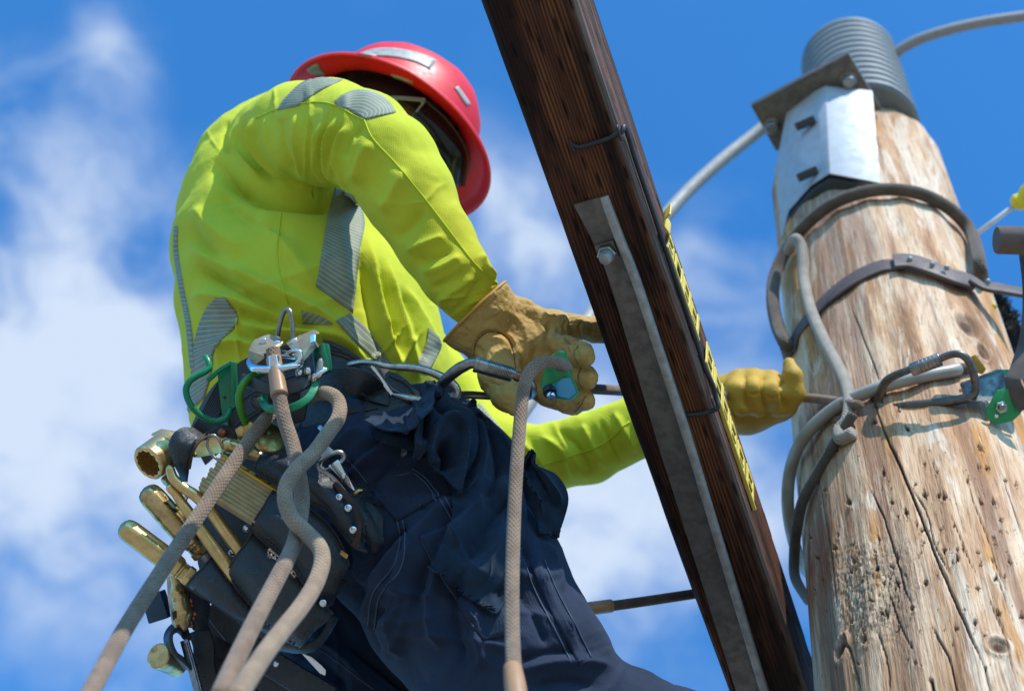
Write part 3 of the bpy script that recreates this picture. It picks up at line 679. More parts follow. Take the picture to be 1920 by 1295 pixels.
SHIRT_FOLDS = [
 # under the arm and the armhole
 ([(395, 292), (440, 340), (510, 368), (600, 372), (660, 360)], 20, -.016), ([(462, 205), (455, 260), (478, 305), (530, 345)], 9, -.008), ([(475, 215), (474, 265), (498, 310), (548, 350)], 7, .007),
 ([(447, 215), (438, 262), (455, 300), (490, 330)], 7, .006), ([(430, 222), (420, 262), (430, 290)], 6, -.004),
 # sleeve, vertical drag folds
 ([(500, 212), (508, 270), (545, 338)], 8, .005), ([(520, 210), (530, 270), (560, 345)], 9, -.004), ([(552, 205), (556, 270), (566, 345)], 8, .0055), ([(578, 215), (578, 280), (590, 350)], 9, -.0045),
 ([(606, 222), (597, 275), (600, 325), (616, 352)], 6, .006), ([(616, 225), (607, 280), (612, 330), (628, 353)], 5, -.006), ([(634, 212), (616, 265), (618, 318), (636, 352)], 5, .0065), ([(645, 222), (628, 270), (630, 318), (644, 350)], 5, -.006),
 ([(655, 228), (636, 275), (638, 320), (652, 358)], 5, .005), ([(700, 262), (675, 300), (668, 350)], 16, .004), ([(690, 230), (655, 262), (650, 300)], 12, -.004),
 # forearm
 ([(760, 310), (735, 360), (712, 400)], 16, .003), ([(800, 380), (770, 420), (735, 450)], 14, -.0035), ([(838, 440), (800, 455), (755, 472)], 9, .005), ([(850, 462), (812, 480), (772, 492)], 9, -.005), ([(868, 475), (830, 500), (785, 512)], 9, .005),
 ([(885, 500), (840, 525), (800, 545)], 9, -.0045), ([(895, 515), (855, 545), (812, 570)], 8, .004), ([(915, 520), (880, 560), (838, 600)], 7, -.004), ([(905, 470), (915, 500), (935, 522)], 6, .004),
 # back and side of the torso
 ([(345, 455), (420, 500), (520, 548), (610, 600), (690, 660)], 16, .010), ([(350, 490), (430, 530), (530, 590), (610, 615)], 14, -.009), ([(345, 560), (420, 560), (500, 585), (560, 600)], 15, .009), ([(430, 570), (500, 600), (560, 612)], 10, -.008),
 ([(430, 595), (500, 622), (570, 625), (640, 640), (700, 690)], 11, .010), ([(420, 620), (490, 640), (560, 645), (640, 665)], 9, -.007), ([(405, 660), (440, 640), (500, 650)], 14, .007),
 ([(360, 380), (400, 430), (470, 480)], 22, .006), ([(400, 350), (460, 410), (560, 450)], 22, -.005), ([(470, 400), (540, 470), (600, 560)], 22, .006), ([(350, 420), (400, 480), (450, 520)], 15, -.005),
 ([(520, 420), (527, 500), (540, 560)], 5, .002),
 # front
 ([(690, 440), (705, 540), (730, 640), (752, 705)], 12, .008), ([(672, 430), (680, 520), (700, 620), (738, 700)], 10, -.007), ([(725, 480), (745, 570), (770, 660), (785, 720)], 9, .007), ([(712, 480), (728, 580), (755, 680)], 8, -.007),
 ([(750, 530), (785, 620), (805, 690)], 9, -.006), ([(640, 420), (640, 500), (650, 560)], 20, .004), ([(760, 530), (800, 610), (822, 660)], 9, .005),
 ([(880, 760), (910, 800), (935, 830)], 8, .004), ([(1010, 815), (1060, 850), (1080, 905)], 8, .0045), ([(1040, 800), (1085, 840), (1110, 890)], 7, -.004), ([(1090, 795), (1110, 830), (1140, 885)], 8, .0045), ([(1125, 785), (1145, 830), (1165, 870)], 7, -.004), ([(1150, 770), (1175, 810), (1195, 850)], 7, .005), ([(950, 810), (1000, 850), (1040, 900)], 9, .004)]
SV = folds(SV, N_, [(p_, w_*.82, a_*(1.45 if w_ < 13 else 1.9)) for p_, w_, a_ in SHIRT_FOLDS])
for ax_, hw_, am_, al_, ac_, sd_, sh_ in (([(740, 320), (800, 420), (855, 510), (890, 560)], 85, .0050, 30, 120, 1, .35), ([(520, 255), (600, 250), (680, 260)], 105, .0045, 34, 170, 2, .1), ([(380, 700), (480, 630), (600, 615), (720, 670), (800, 690)], 75, .0075, 46, 190, 3, .5), ([(360, 420), (450, 470), (560, 520), (680, 560)], 120, .0055, 90, 300, 4, 1.1), ([(960, 860), (1060, 850), (1200, 800)], 70, .0055, 34, 140, 5, -.3), ([(860, 500), (885, 545), (900, 575)], 75, .0045, 14, 120, 6, .2), ([(400, 290), (450, 220), (530, 170)], 60, .004, 36, 120, 7, .4)):
    SV = crinkle(SV, N_, ax_, hw_, am_, al_, ac_, sd_, sh_)
SV = SV+N_*(wob(SV, 14, .0035, 3)+wob(SV, 38, .0010, 9)+wob(SV, 110, .0003, 2))[:, None]
SV = relax(SV, SF, 1, .35)
shirt = mesh('shirt', SV, SF, hv.m, worker)
SH = Surf(SV, SF)
shirt_o = shirt
def sstripe(L, R, axis='v', pitch=.0066, tilt=0.0, nu=10, nv=30): 
    V, F_, U = SH.patch(L, R, nu, nv, lift=.0016, thick=.0030); mesh('reflective_stripe', V, F_, stripe_mat(axis, pitch, tilt), shirt, uv=U)
sstripe([(628, 352), (613, 410), (602, 483), (592, 537)], [(662, 366), (683, 415), (671, 490), (662, 587)], 'v')
sstripe([(630, 601), (660, 636), (690, 664), (712, 686)], [(656, 589), (682, 612), (705, 638), (737, 686)], 'u', .0095)
sstripe([(566, 582), (600, 592), (624, 606)], [(568, 606), (600, 608), (622, 609)], 'v', .0075, .6, 5, 12)
sstripe([(404, 558), (386, 582), (368, 632), (361, 690), (352, 775)], [(424, 558), (447, 602), (404, 652), (398, 695), (384, 745)], 'v', .0066)
sstripe([(328, 425), (327, 470), (337, 540), (350, 610), (358, 690)], [(334, 425), (334, 470), (345, 540), (359, 610), (367, 690)], 'v', .0066, 0, 4, 30)
sstripe([(604, 147), (572, 154), (540, 180), (521, 207)], [(642, 151), (606, 168), (578, 185), (560, 199)], 'v', .0044)
sstripe([(628, 191), (650, 176), (677, 170), (706, 176), (728, 192), (742, 212)], [(632, 199), (643, 203), (655, 208), (665, 214), (673, 219), (684, 225)], 'u', .0056)
sstripe([(803, 614), (799, 640), (787, 670), (780, 692)], [(822, 632), (826, 648), (815, 675), (803, 696)], 'v', .0066)
sstripe([(884, 772), (904, 800), (920, 822)], [(900, 756), (924, 785), (944, 808)], 'v', .0066, 0, 6, 12)
def seam(S, pts, r, mat, parent, name='seam', lift=.0004, n=8):
    p, nn = S.line(pts, lift, n); V, F_, U = tube(p, r, 6, smooth=0); return mesh(name, V, F_, mat, parent, uv=U)
for pts in ([(683, 225), (700, 262), (740, 305), (790, 365), (840, 430), (890, 495), (932, 532)], [(480, 222), (520, 205), (557, 196), (600, 192), (632, 199), (660, 215), (684, 226)], [(527, 400), (524, 425), (520, 470), (528, 530), (541, 570)], [(990, 880), (1060, 858), (1130, 832), (1180, 790)]):
    seam(SH, pts, .0011, ythread.m, shirt)
# ---- trousers
th_p, th_r = px2((690, 845, 1.90, 205), (780, 955, 1.81, 212), (866, 1098, 1.73, 190), (968, 1262, 1.67, 178), (1060, 1400, 1.66, 172))
kn_p, kn_r = px2((1050, 1385, 1.66, 148), (1150, 1400, 1.69, 150), (1250, 1435, 1.74, 150))
pe_p, pe_r = px2((625, 775, 1.985, 222), (650, 850, 1.96, 220), (690, 900, 1.93, 200))
ll_p, ll_r = px2((600, 930, 2.10, 170), (600, 1110, 2.04, 165), (680, 1300, 1.97, 155), (760, 1450, 1.92, 140))
def fun_tr(X):
    a = field(X, chain(pe_p, pe_r, (0, .2, 1), .95), .012); b = field(X, chain(th_p, th_r), .012); c = field(X, chain(ll_p, ll_r), .012)
    kk = field(X, chain(kn_p, kn_r), .01); h = np.clip(.5+.5*(b-kk)/.025, 0, 1); b = b*(1-h)+kk*h-.025*h*(1-h)
    h = np.clip(.5+.5*(a-b)/.03, 0, 1); f = a*(1-h)+b*h-.03*h*(1-h)
    h = np.clip(.5+.5*(f-c)/.02, 0, 1); f = f*(1-h)+c*h-.02*h*(1-h)
    f = np.maximum(f, ((X-P(600, 745, 1.985))@nrm(np.array([-.05, 1.0, .1]))))
    return f
allp = np.array(th_p+pe_p+ll_p+kn_p)
TV, TF = nets(fun_tr, allp.min(0)-.18, allp.max(0)+.18, .005)
TV = relax(TV, TF, 2); TV, TF = subdiv(TV, TF); TV = relax(TV, TF, 2); N_ = vnormals(TV, TF)
if (N_*(TV-TV.mean(0))).sum() < 0: N_ = -N_
TR_FOLDS = [([(690, 800), (650, 830), (620, 870)], 9, .005), ([(740, 795), (680, 840), (640, 885)], 9, -.006), ([(760, 810), (690, 865), (650, 900)], 9, .007), ([(790, 820), (720, 880), (680, 930)], 10, -.006), ([(800, 860), (740, 900), (690, 960)], 9, .005),
 ([(860, 930), (800, 985), (760, 1060), (745, 1130)], 13, .009), ([(880, 950), (830, 1010), (790, 1080), (780, 1150)], 12, -.008), ([(790, 985), (740, 1040), (700, 1110), (680, 1170)], 11, .008), ([(770, 980), (720, 1030), (680, 1090)], 9, -.007),
 ([(830, 1050), (810, 1130), (830, 1230)], 14, .009), ([(870, 1060), (850, 1140), (870, 1260)], 12, -.008), ([(900, 1050), (890, 1140), (910, 1260)], 12, .007), ([(760, 1120), (740, 1170), (760, 1240)], 10, .007), ([(720, 1130), (700, 1180), (720, 1230)], 9, -.006),
 ([(960, 1262), (1030, 1242), (1100, 1240), (1160, 1250)], 13, .006), ([(960, 1240), (1030, 1222), (1090, 1220)], 11, -.005), ([(990, 1292), (1060, 1276), (1130, 1282)], 11, -.005), ([(1000, 1060), (1040, 1130), (1080, 1200)], 11, .006), ([(965, 1080), (1000, 1150), (1030, 1215)], 10, -.006),
 ([(940, 960), (985, 1030), (1000, 1090)], 9, -.005), ([(1010, 1010), (1040, 1060), (1060, 1110)], 9, .005), ([(620, 960), (640, 1040), (680, 1110)], 14, .005), ([(650, 1010), (660, 1090), (690, 1170)], 10, -.005),
 ([(560, 1180), (620, 1215), (700, 1290)], 11, .008), ([(540, 1210), (610, 1250), (660, 1300)], 10, -.008), ([(520, 1240), (580, 1270), (620, 1300)], 9, .006), ([(640, 1200), (720, 1260), (780, 1310)], 8, -.009)]
TV = folds(TV, N_, [(p_, w_*.85, a_*1.6) for p_, w_, a_ in TR_FOLDS])
for ax_, hw_, am_, al_, ac_, sd_, sh_ in (([(640, 820), (740, 940), (850, 1100), (980, 1290)], 200, .0075, 62, 220, 11, .9), ([(540, 800), (680, 805), (820, 800)], 80, .006, 30, 200, 12, .6), ([(940, 1180), (1040, 1260), (1200, 1310)], 110, .008, 48, 150, 13, .7), ([(680, 1080), (780, 1190), (860, 1300)], 110, .007, 44, 160, 15, -.5), ([(990, 1020), (1060, 1140), (1130, 1240)], 70, .006, 40, 120, 16, .4), ([(540, 1180), (640, 1240), (740, 1300)], 90, .006, 40, 150, 14, -.6)):
    TV = crinkle(TV, N_, ax_, hw_, am_, al_, ac_, sd_, sh_)
if True:
    TV = TV+N_*(wob(TV, 15, .004, 5)+wob(TV, 42, .0010, 2)+wob(TV, 120, .0004, 7))[:, None]; TV = relax(TV, TF, 1, .35)
trousers = mesh('trousers', TV, TF, navy.m, worker); TS = Surf(TV, TF)
def tpatch(L, R, nu=8, nv=24, lift=.0022, thick=.004, name='pocket'):
    V, F_, U = TS.patch(L, R, nu, nv, lift, thick); return mesh(name, V, F_, navy.m, trousers, uv=U)
pk = tpatch([(690, 912), (730, 890), (772, 875)], [(745, 978), (790, 952), (824, 932)], name='pocket_flap')
tpatch([(786, 1004), (808, 1050), (850, 1115), (905, 1200)], [(850, 980), (890, 1030), (930, 1100), (960, 1190)], name='cargo_pocket')
tpatch([(995, 1060), (1015, 1110), (1050, 1180), (1085, 1245)], [(1012, 1052), (1032, 1102), (1068, 1172), (1100, 1238)], 3, 20, .002, .003, name='side_seam_tape')
for off in (0, 9): 
    seam(TS, [(772+off*.3, 877+off), (800, 900+off), (825-off*.5, 934+off)], .0008, thread.m, trousers, 'stitching', .0032)
for pts in ([(692, 920), (732, 898), (770, 884)], [(745, 971), (788, 946), (820, 927)], [(688, 905), (668, 880), (650, 862)], [(824, 935), (850, 980), (868, 1010)], [(832, 930), (858, 975), (876, 1005)],
            [(790, 1012), (812, 1056), (853, 1120), (900, 1190)], [(798, 1006), (820, 1050), (861, 1114), (910, 1186)], [(985, 1062), (1008, 1118), (1040, 1180), (1070, 1240)], [(1020, 1050), (1042, 1104), (1078, 1172), (1108, 1232)],
            [(745, 975), (750, 1010), (740, 1060), (700, 1110), (690, 1170)], [(755, 975), (760, 1010), (750, 1066), (712, 1118), (702, 1180)], [(560, 1195), (620, 1230), (700, 1292)]):
    seam(TS, pts, .0009, thread.m, trousers, 'stitching', .0008)
    # ridge beside each stitch line is already in the cloth

# ---- lower legs and boots, below the picture
bootm = leather('dark_work_boot', (.05, .03, .018), (.035, .02, .012), (.02, .012, .008), .5, .8, .4).m
for kp, off in ((P(1250, 1435, 1.74), np.array([.02, 0, 0])), (P(760, 1450, 1.92), np.array([.10, 0, 0]))):
    ft = kp-_z*.44+off; V, F_ = soft([cone(kp, kp*.5+ft*.5, .088, .078), cone(kp*.5+ft*.5, ft, .078, .068)], .01, .01); V = V+vnormals(V, F_)*(wob(V, 22, .008, 3))[:, None]; mesh('trouser_leg', V, F_, navy.m, worker)
    fd = nrm(_r+(-_h)*.6); V, F_ = soft([cone(ft+_z*.02, ft-_z*.06, .055, .05), cone(ft-_z*.075, ft-_z*.085+fd*.15, .045, .04), cone(ft-_z*.075, ft-_z*.08-fd*.05, .045, .04)], .015, .008); mesh('boot', V, F_, bootm, worker)

# ---- right glove (near hand, palm towards the camera)
gd = 1.80
gp, gr_ = [], []
def gch(*st): p, r = px2(*st); return chain(p, r)
def gfl(*st): p, r = px2(*st); return chain(p, r, (0, 0, 1), .72)
pr = gfl((915, 600, 1.83, 50), (975, 604, 1.82, 40), (1042, 614, 1.815, 30))+gfl((905, 630, 1.83, 48), (965, 645, 1.81, 46), (1034, 655, 1.80, 34))+gfl((915, 645, 1.82, 44), (975, 680, 1.80, 42), (1032, 694, 1.80, 28))
pr += chain(*px2((868, 556, 1.80, 92), (893, 586, 1.805, 77), (930, 606, 1.815, 56)), (0, 0, 1), .85)
pr += gch((928, 660, 1.79, 40), (938, 706, 1.765, 36), (952, 742, 1.745, 26), (966, 765, 1.735, 14))
pr_f = [gch((1030, 604, 1.825, 25), (1068, 612, 1.835, 25), (1112, 618, 1.855, 23.5), (1165, 628, 1.885, 19)), gch((1034, 648, 1.80, 25), (1064, 656, 1.775, 24), (1088, 664, 1.745, 23), (1096, 668, 1.730, 21)), gch((1034, 686, 1.805, 24), (1072, 697, 1.78, 23), (1096, 707, 1.755, 22), (1103, 710, 1.745, 20)), gch((985, 712, 1.81, 26), (1030, 742, 1.795, 20), (1072, 758, 1.775, 20), (1098, 750, 1.755, 18))]
def fun_g(X):
    f = field(X, pr, .012)
    for q in pr_f:
        b = field(X, q, .006); h = np.clip(.5+.5*(f-b)/.0035, 0, 1); f = f*(1-h)+b*h-.0035*h*(1-h)
    f = np.maximum(f, -((X-P(891, 584, 1.80))@nrm(np.array([.69, -.72, -.03]))))
    return f
allp = np.array([p[0] for p in pr]+[q[0] for c_ in pr_f for q in c_]+[q[1] for c_ in pr_f for q in c_]+[p[1] for p in pr])
GV, GF = nets(fun_g, allp.min(0)-.04, allp.max(0)+.04, .0022); GV = relax(GV, GF, 2); GV, GF = subdiv(GV, GF); GV = relax(GV, GF, 1); N_ = vnormals(GV, GF)
if (N_*(GV-GV.mean(0))).sum() < 0: N_ = -N_
GF_FOLDS = [([(888, 665), (893, 640), (915, 622), (942, 625), (960, 645), (966, 690)], 3.2, -.0045), ([(900, 660), (905, 645), (920, 634), (940, 638), (952, 655)], 8, .003), ([(972, 690), (968, 650), (950, 622)], 6, .0025),
 ([(1030, 600), (1022, 640), (1025, 668)], 4, -.004), ([(1042, 608), (1036, 640), (1040, 660)], 5, .002), ([(1058, 630), (1068, 640), (1100, 641)], 4, -.005), ([(1018, 585), (1030, 592), (1045, 590)], 5, .003), ([(1062, 598), (1058, 612), (1064, 628)], 3, -.003), ([(1075, 600), (1071, 613), (1076, 632)], 3, -.002), ([(1090, 602), (1087, 616), (1091, 636)], 3, -.002),
 ([(960, 580), (1000, 600), (1012, 640)], 8, -.0018), ([(930, 575), (975, 600), (990, 650), (985, 690)], 7, .0016), ([(905, 605), (940, 590)], 6, -.002), ([(1010, 640), (1000, 670), (1005, 700)], 6, -.0022), ([(900, 690), (925, 695), (955, 690)], 4, -.002), ([(915, 715), (935, 720), (960, 712)], 3, -.002), ([(880, 650), (900, 655), (905, 680)], 5, -.002),
 ([(1066, 636), (1062, 650), (1066, 668)], 3, -.002), ([(1076, 636), (1073, 650), (1076, 672)], 2.5, -.0015), ([(1060, 740), (1064, 750), (1062, 765)], 3, -.002), ([(1046, 735), (1050, 745), (1046, 760)], 3, -.0016), ([(1086, 640), (1082, 655), (1087, 675)], 2.2, -.0025), ([(1090, 685), (1084, 700), (1088, 718)], 2.2, -.002), ([(1075, 765), (1090, 752), (1100, 738)], 2.2, -.0025)]
GV = folds(GV, N_, [(p_, w_*.8, a_*1.1) for p_, w_, a_ in GF_FOLDS], -.1); GV = GV+N_*(wob(GV, 60, .0012, 1)+wob(GV, 150, .0008, 4)+wob(GV, 340, .0004, 6))[:, None]
glove = mesh('glove', GV, GF, glov.m, worker, label='tan leather glove on the near hand'); GS = Surf(GV, GF)
# rolled binding round the flared cuff
ca = nrm(np.array([.69, -.72, -.03])); c0 = P(891, 584, 1.80); ux = nrm(np.array([.72, .69, 0])); uy = np.cross(ux, ca)
rg_ = np.array([c0+ux*math.cos(a)*(.0472+.0008*math.sin(5*a))+uy*math.sin(a)*(.0405+.0010*math.sin(4*a+1)) for a in np.linspace(0, 2*math.pi, 40, endpoint=False)])
V, F_, U = tube(rg_, .0021, 8, closed=True, smooth=2); edge = NT('cuff_binding'); edge.P(Base_Color=(.46, .235, .035), Roughness=.55); mesh('cuff_binding', V, F_, edge.m, glove)
gthr = NT('glove_thread'); gthr.P(Base_Color=(.13, .07, .022), Roughness=.7)
seam(GS, [(888, 668), (893, 642), (915, 623), (942, 626), (960, 647), (967, 692)], .0010, gthr.m, glove, 'thumb_seam', -.0005)
for pts in ([(1084, 648), (1076, 664), (1084, 684)], [(1090, 690), (1083, 707), (1091, 726)], [(1078, 772), (1090, 758), (1098, 742)]): seam(GS, pts, .0006, gthr.m, glove, 'fingertip_seam', .0000, 4)

# ---- left glove: fist closed on the rope in front of the pole
pr = gch((1330, 762, 2.14, 52), (1400, 750, 2.13, 53), (1448, 742, 2.12, 42))+gch((1400, 775, 2.13, 30), (1462, 758, 2.12, 30))
pr_f = [gch((1384, 708, 2.12, 16), (1380, 732, 2.085, 17), (1390, 765, 2.08, 16)), gch((1414, 706, 2.115, 16), (1412, 732, 2.075, 18), (1422, 768, 2.08, 16)), gch((1446, 708, 2.11, 16), (1448, 735, 2.072, 18), (1457, 766, 2.085, 15)), gch((1479, 682, 2.10, 12), (1486, 706, 2.085, 16), (1489, 738, 2.083, 17), (1478, 764, 2.095, 15))]
def fun_l(X):
    f = field(X, pr, .02)
    for q in pr_f:
        b = field(X, q, .012); h = np.clip(.5+.5*(f-b)/.009, 0, 1); f = f*(1-h)+b*h-.009*h*(1-h)
    return f
allp = np.array([p[0] for p in pr]+[q[0] for c_ in pr_f for q in c_]+[p[1] for p in pr]+[q[1] for c_ in pr_f for q in c_])
LV, LF = nets(fun_l, allp.min(0)-.045, allp.max(0)+.045, .003); LV = relax(LV, LF, 2); LV, LF = subdiv(LV, LF); LV = relax(LV, LF, 1); N_ = vnormals(LV, LF)
if (N_*(LV-LV.mean(0))).sum() < 0: N_ = -N_
LV = folds(LV, N_, [([(1398, 700), (1394, 735), (1404, 775)], 4, -.004), ([(1430, 700), (1428, 735), (1438, 775)], 4, -.004), ([(1466, 700), (1467, 735), (1474, 772)], 4, -.006), ([(1380, 790), (1420, 778), (1470, 770)], 6, -.002), ([(1400, 735), (1412, 740), (1425, 735)], 3, -.002), ([(1435, 742), (1448, 746), (1460, 742)], 3, -.002)], -.1)
LV = LV+N_*wob(LV, 60, .0012, 8)[:, None]
g2 = mesh('glove', LV, LF, gloy.m, worker, label='yellow leather glove on the far hand, closed round the rope'); LS = Surf(LV, LF)
for pts in ([(1397, 712), (1394, 735), (1402, 762)], [(1430, 712), (1428, 735), (1436, 762)]): seam(LS, pts, .0008, gloy.m, g2, 'finger_seam', .0002)

# ---- head and neck
HA = nrm(np.array([.363, .712, .60])); HF = nrm(np.array([.89, -.454, 0])); HF = nrm(HF-HA*HA.dot(HF)); HS = np.cross(HA, HF); HS = HS if HS[2] < 0 else -HS     # up, forward, towards the camera
HC = P(733, 246, 2.30)
def hp(f, s, u): return HC+HF*f+HS*s+HA*u
hpr = [cone(hp(-.012, 0, .02), hp(.0, 0, -.02), .086, .084, HS, .86), cone(hp(.025, 0, -.05), hp(.045, 0, -.10), .062, .040, HS, .95), cone(hp(.088, 0, -.045), hp(.102, 0, -.062), .010, .012),
       cone(hp(.07, 0, -.095), hp(.08, 0, -.115), .020, .018), cone(hp(-.03, 0, -.06), P(650, 240, 2.28), .055, .055), cone(hp(.078, -.012, -.085), hp(.078, .012, -.085), .012, .012),
       cone(hp(-.012, .07, -.03), hp(-.018, .078, -.055), .016, .012), cone(hp(-.012, -.07, -.03), hp(-.018, -.078, -.055), .016, .012), cone(P(800, 330, 2.285), P(829, 303, 2.262), .020, .011), cone(hp(.075, -.035, -.018), hp(.075, .035, -.018), .018, .018)]
BV, BF = soft(hpr, .014, .004); BV = relax(BV, BF, 1)
body = mesh('head', BV, BF, skin.m, worker)
hair = NT('dark_hair'); hair.P(Base_Color=(.02, .013, .01), Roughness=.6)
hm = [cone(hp(-.02, 0, .02), hp(-.03, 0, -.035), .092, .078, HS, .86)]
V, F_ = soft(hm, .01, .005, cut=lambda X, f: np.maximum(f, (X-hp(.035, 0, 0))@HF)); V = V+vnormals(V, F_)*wob(V, 120, .003)[:, None]; mesh('hair', V, F_, hair.m, worker)

# ================================================================== hard hat
hat = thing('hard_hat', 'red full-brim hard hat with silver stickers on the worker', 'hard hat', HC)
redm = NT('red_helmet_plastic'); v = redm.coord('Object')
rc = redm.mix(redm.rng(redm.noise(v, 12, 5, .6), .4, .7), (.74, .018, .020), (.64, .014, .016)); scr = redm.noise(v, 140, 4, .7)
redm.P(Base_Color=redm.mix(redm.rng(scr, .62, .75, 0, .35), rc, (.72, .20, .20)), Roughness=redm.rng(scr, .3, .7, .36, .52), Specular_IOR_Level=.45, Subsurface_Weight=.25, Subsurface_Radius=(.02, .002, .002), Subsurface_Scale=.4, Normal=redm.bump(scr, .06, .001))
nph = 96
ph = np.linspace(0, 2*math.pi, nph, endpoint=False); cf_, sf_ = np.cos(ph), np.sin(ph)
def rad(fr, bk, sd): return 1/np.sqrt(np.where(cf_ > 0, (cf_/fr)**2, (cf_/bk)**2)+(sf_/sd)**2)
base_r = rad(.120, .118, .098); brim_r = rad(.166, .160, .142)
prof_o = [(brim_r, -.014-.010*np.maximum(cf_, 0)), (brim_r*.985+.0, -.009-.010*np.maximum(cf_, 0)), (brim_r*.6+base_r*.4, .000), (base_r*1.03, .010), (base_r*.995, .022), (base_r*.97, .048), (base_r*.90, .076), (base_r*.78, .100), (base_r*.60, .120), (base_r*.38, .132), (base_r*.16, .137), (base_r*.02, .138)]
rows = []
for r, u in prof_o:
    u = np.broadcast_to(u, r.shape); ridge = .010*np.exp(-((r*sf_)/.016)**2)*np.clip((u-.03)/.05, 0, 1)+.005*np.exp(-((abs(r*sf_)-.045)/.010)**2)*np.clip((u-.04)/.05, 0, 1)
    rows.append(np.array([hp(r[i]*cf_[i], r[i]*sf_[i], u[i]+ridge[i]) for i in range(nph)]))
rows_i = []
for r, u in [(brim_r*.985, -.017-.010*np.maximum(cf_, 0)), (brim_r*.6+base_r*.4, -.004), (base_r*.985, .006), (base_r*.965, .022), (base_r*.94, .047), (base_r*.87, .073), (base_r*.75, .096), (base_r*.57, .115), (base_r*.35, .127), (base_r*.02, .133)]:
    u = np.broadcast_to(u, r.shape); rows_i.append(np.array([hp(r[i]*cf_[i], r[i]*sf_[i], u[i]) for i in range(nph)]))
allr = rows[::-1]+rows_i
# refine along the profile
AR = np.array(allr); AR = np.array([cr(AR[:, i], 3) for i in range(nph)]).transpose(1, 0, 2); nr = len(AR)
V = AR.reshape(-1, 3); F_ = [(i*nph+j, i*nph+(j+1) % nph, (i+1)*nph+(j+1) % nph, (i+1)*nph+j) for i in range(nr-1) for j in range(nph)]+[tuple(range(nph)), tuple((nr-1)*nph+j for j in range(nph))]
mesh('shell', V, F_, redm.m, hat); HT = Surf(V, [f for f in F_ if len(f) == 4])
silv = NT('scuffed_silver_sticker'); v = silv.coord('Object'); silv.P(Base_Color=silv.ramp(silv.noise(v, 90, 5, .6), [(.3, (.24, .225, .20)), (.65, (.42, .40, .365))]), Roughness=.5, Metallic=.0)
def sticker(S, L, R, parent, nu=6, nv=16, mat=None):
    V, F_, U = S.patch(L, R, nu, nv, .0012, .0022, 2.3); return mesh('sticker', V, F_, mat or silv.m, parent, uv=U)
sticker(HT, [(672, 101), (705, 92), (745, 92), (790, 102), (818, 114)], [(690, 105), (712, 106), (745, 109), (780, 118), (806, 131)], hat)
sticker(HT, [(858, 162), (870, 178), (882, 196)], [(851, 165), (862, 181), (875, 200)], hat, 3, 8)
sticker(HT, [(574, 131), (585, 123), (595, 119)], [(590, 141), (600, 140), (612, 143)], hat, 4, 6)
sticker(HT, [(733, 139), (750, 144), (772, 152)], [(740, 146), (756, 151), (775, 157)], hat, 3, 6)
dkp = NT('black_harness_plastic'); dkp.P(Base_Color=(.012, .012, .014), Roughness=.45)
hb = rad(.100, .098, .084)
V, F_, U = sweep(np.array([hp(hb[i]*cf_[i], hb[i]*sf_[i], -.004) for i in range(nph)]), rrect(.004, .030, .0015), ref=np.array([hp(hb[i]*cf_[i], hb[i]*sf_[i], -.004)-hp(0, 0, -.004) for i in range(nph)]), closed=True)
mesh('headband', V, F_, dkp.m, hat)
for a in (.5, 1.57, 2.6, 3.7, 4.7, 5.8):
    p = np.array([hp(.095*math.cos(a)*q, .08*math.sin(a)*q, u) for q, u in ((1.05, .0), (1.0, .03), (.85, .06), (.55, .085), (.1, .095))]); V, F_, U = sweep(cr(p, 5), rrect(.002, .018, .0008), ref=HA); mesh('suspension_strap', V, F_, dkp.m, hat)
# ---- safety glasses
gl = thing('safety_glasses', 'dark wraparound safety glasses under the red hat brim', 'safety glasses', hp(.09, 0, -.03))
lens = NT('smoked_lens'); lens.P(Base_Color=(.008, .010, .012), Roughness=.12, Specular_IOR_Level=.4)
frm = NT('grey_temple_plastic'); frm.P(Base_Color=(.20, .205, .22), Roughness=.35)
gA, gU = np.linspace(-1.5, .7, 26), np.linspace(-.050, .020, 9)
G = np.array([[hp(.100*math.cos(a*.93)+.006-.25*(u+.033)**2, .084*math.sin(a)*(1.0), u*(1-.35*abs(a/1.45)**3)-.006*abs(a)) for u in gU] for a in gA]); Gn = nrm(G-hp(0, 0, -.033))
V, F_, U = sheet(G, Gn, .0025); mesh('lens', V, F_, lens.m, gl)
def lq(A, B, n=12, m=8):
    a, b = cr(PP(A), n), cr(PP(B), n); u = np.linspace(0, 1, m+1); G = a[:, None]*(1-u)[None, :, None]+b[:, None]*u[None, :, None]; G = G+np.array([0, 0, -1.0])*(.012*np.sin(math.pi*u))[None, :, None]
    return G
LA = [(797, 190, 2.222), (842, 232, 2.225), (874, 288, 2.245), (868, 348, 2.275)]; LB = [(758, 240, 2.222), (795, 280, 2.225), (815, 315, 2.245), (830, 360, 2.275)]
G = lq(LA, LB); gu = np.gradient(G, axis=1); gv = np.gradient(G, axis=0); N = nrm(np.cross(gu, gv)); N = np.where((N[..., 2] > 0)[..., None], -N, N); V, F_, U = sheet(G, N, .0025); mesh('side_lens', V, F_, lens.m, gl)
def gbar(name, pts, w, th, mat): V, F_, U = sweep(cr(PP(pts), 5), rrect(th, w, .0008), ref=(0, 0, -1)); mesh(name, V, F_, mat, gl, sharp=40)
gbar('temple', [(700, 186, 2.215), (745, 184, 2.213), (797, 188, 2.215)], .0060, .0035, frm.m); gbar('frame_edge', [(798, 189, 2.214), (782, 208, 2.212), (762, 236, 2.213)], .0030, .003, frm.m)
gbar('lens_rim', [(798, 189, 2.215), (843, 231, 2.218), (876, 288, 2.238), (870, 350, 2.268)], .0030, .003, dkp.m)
for x, y in ((795, 187), (792, 193)):
    V, F_, U = lathe(P(x, y, 2.210), np.array([0, 0, -1.0]), [(0, .0022), (.001, .0020), (.0016, .001)], 10); mesh('hinge_screw', V, F_, silv.m, gl)
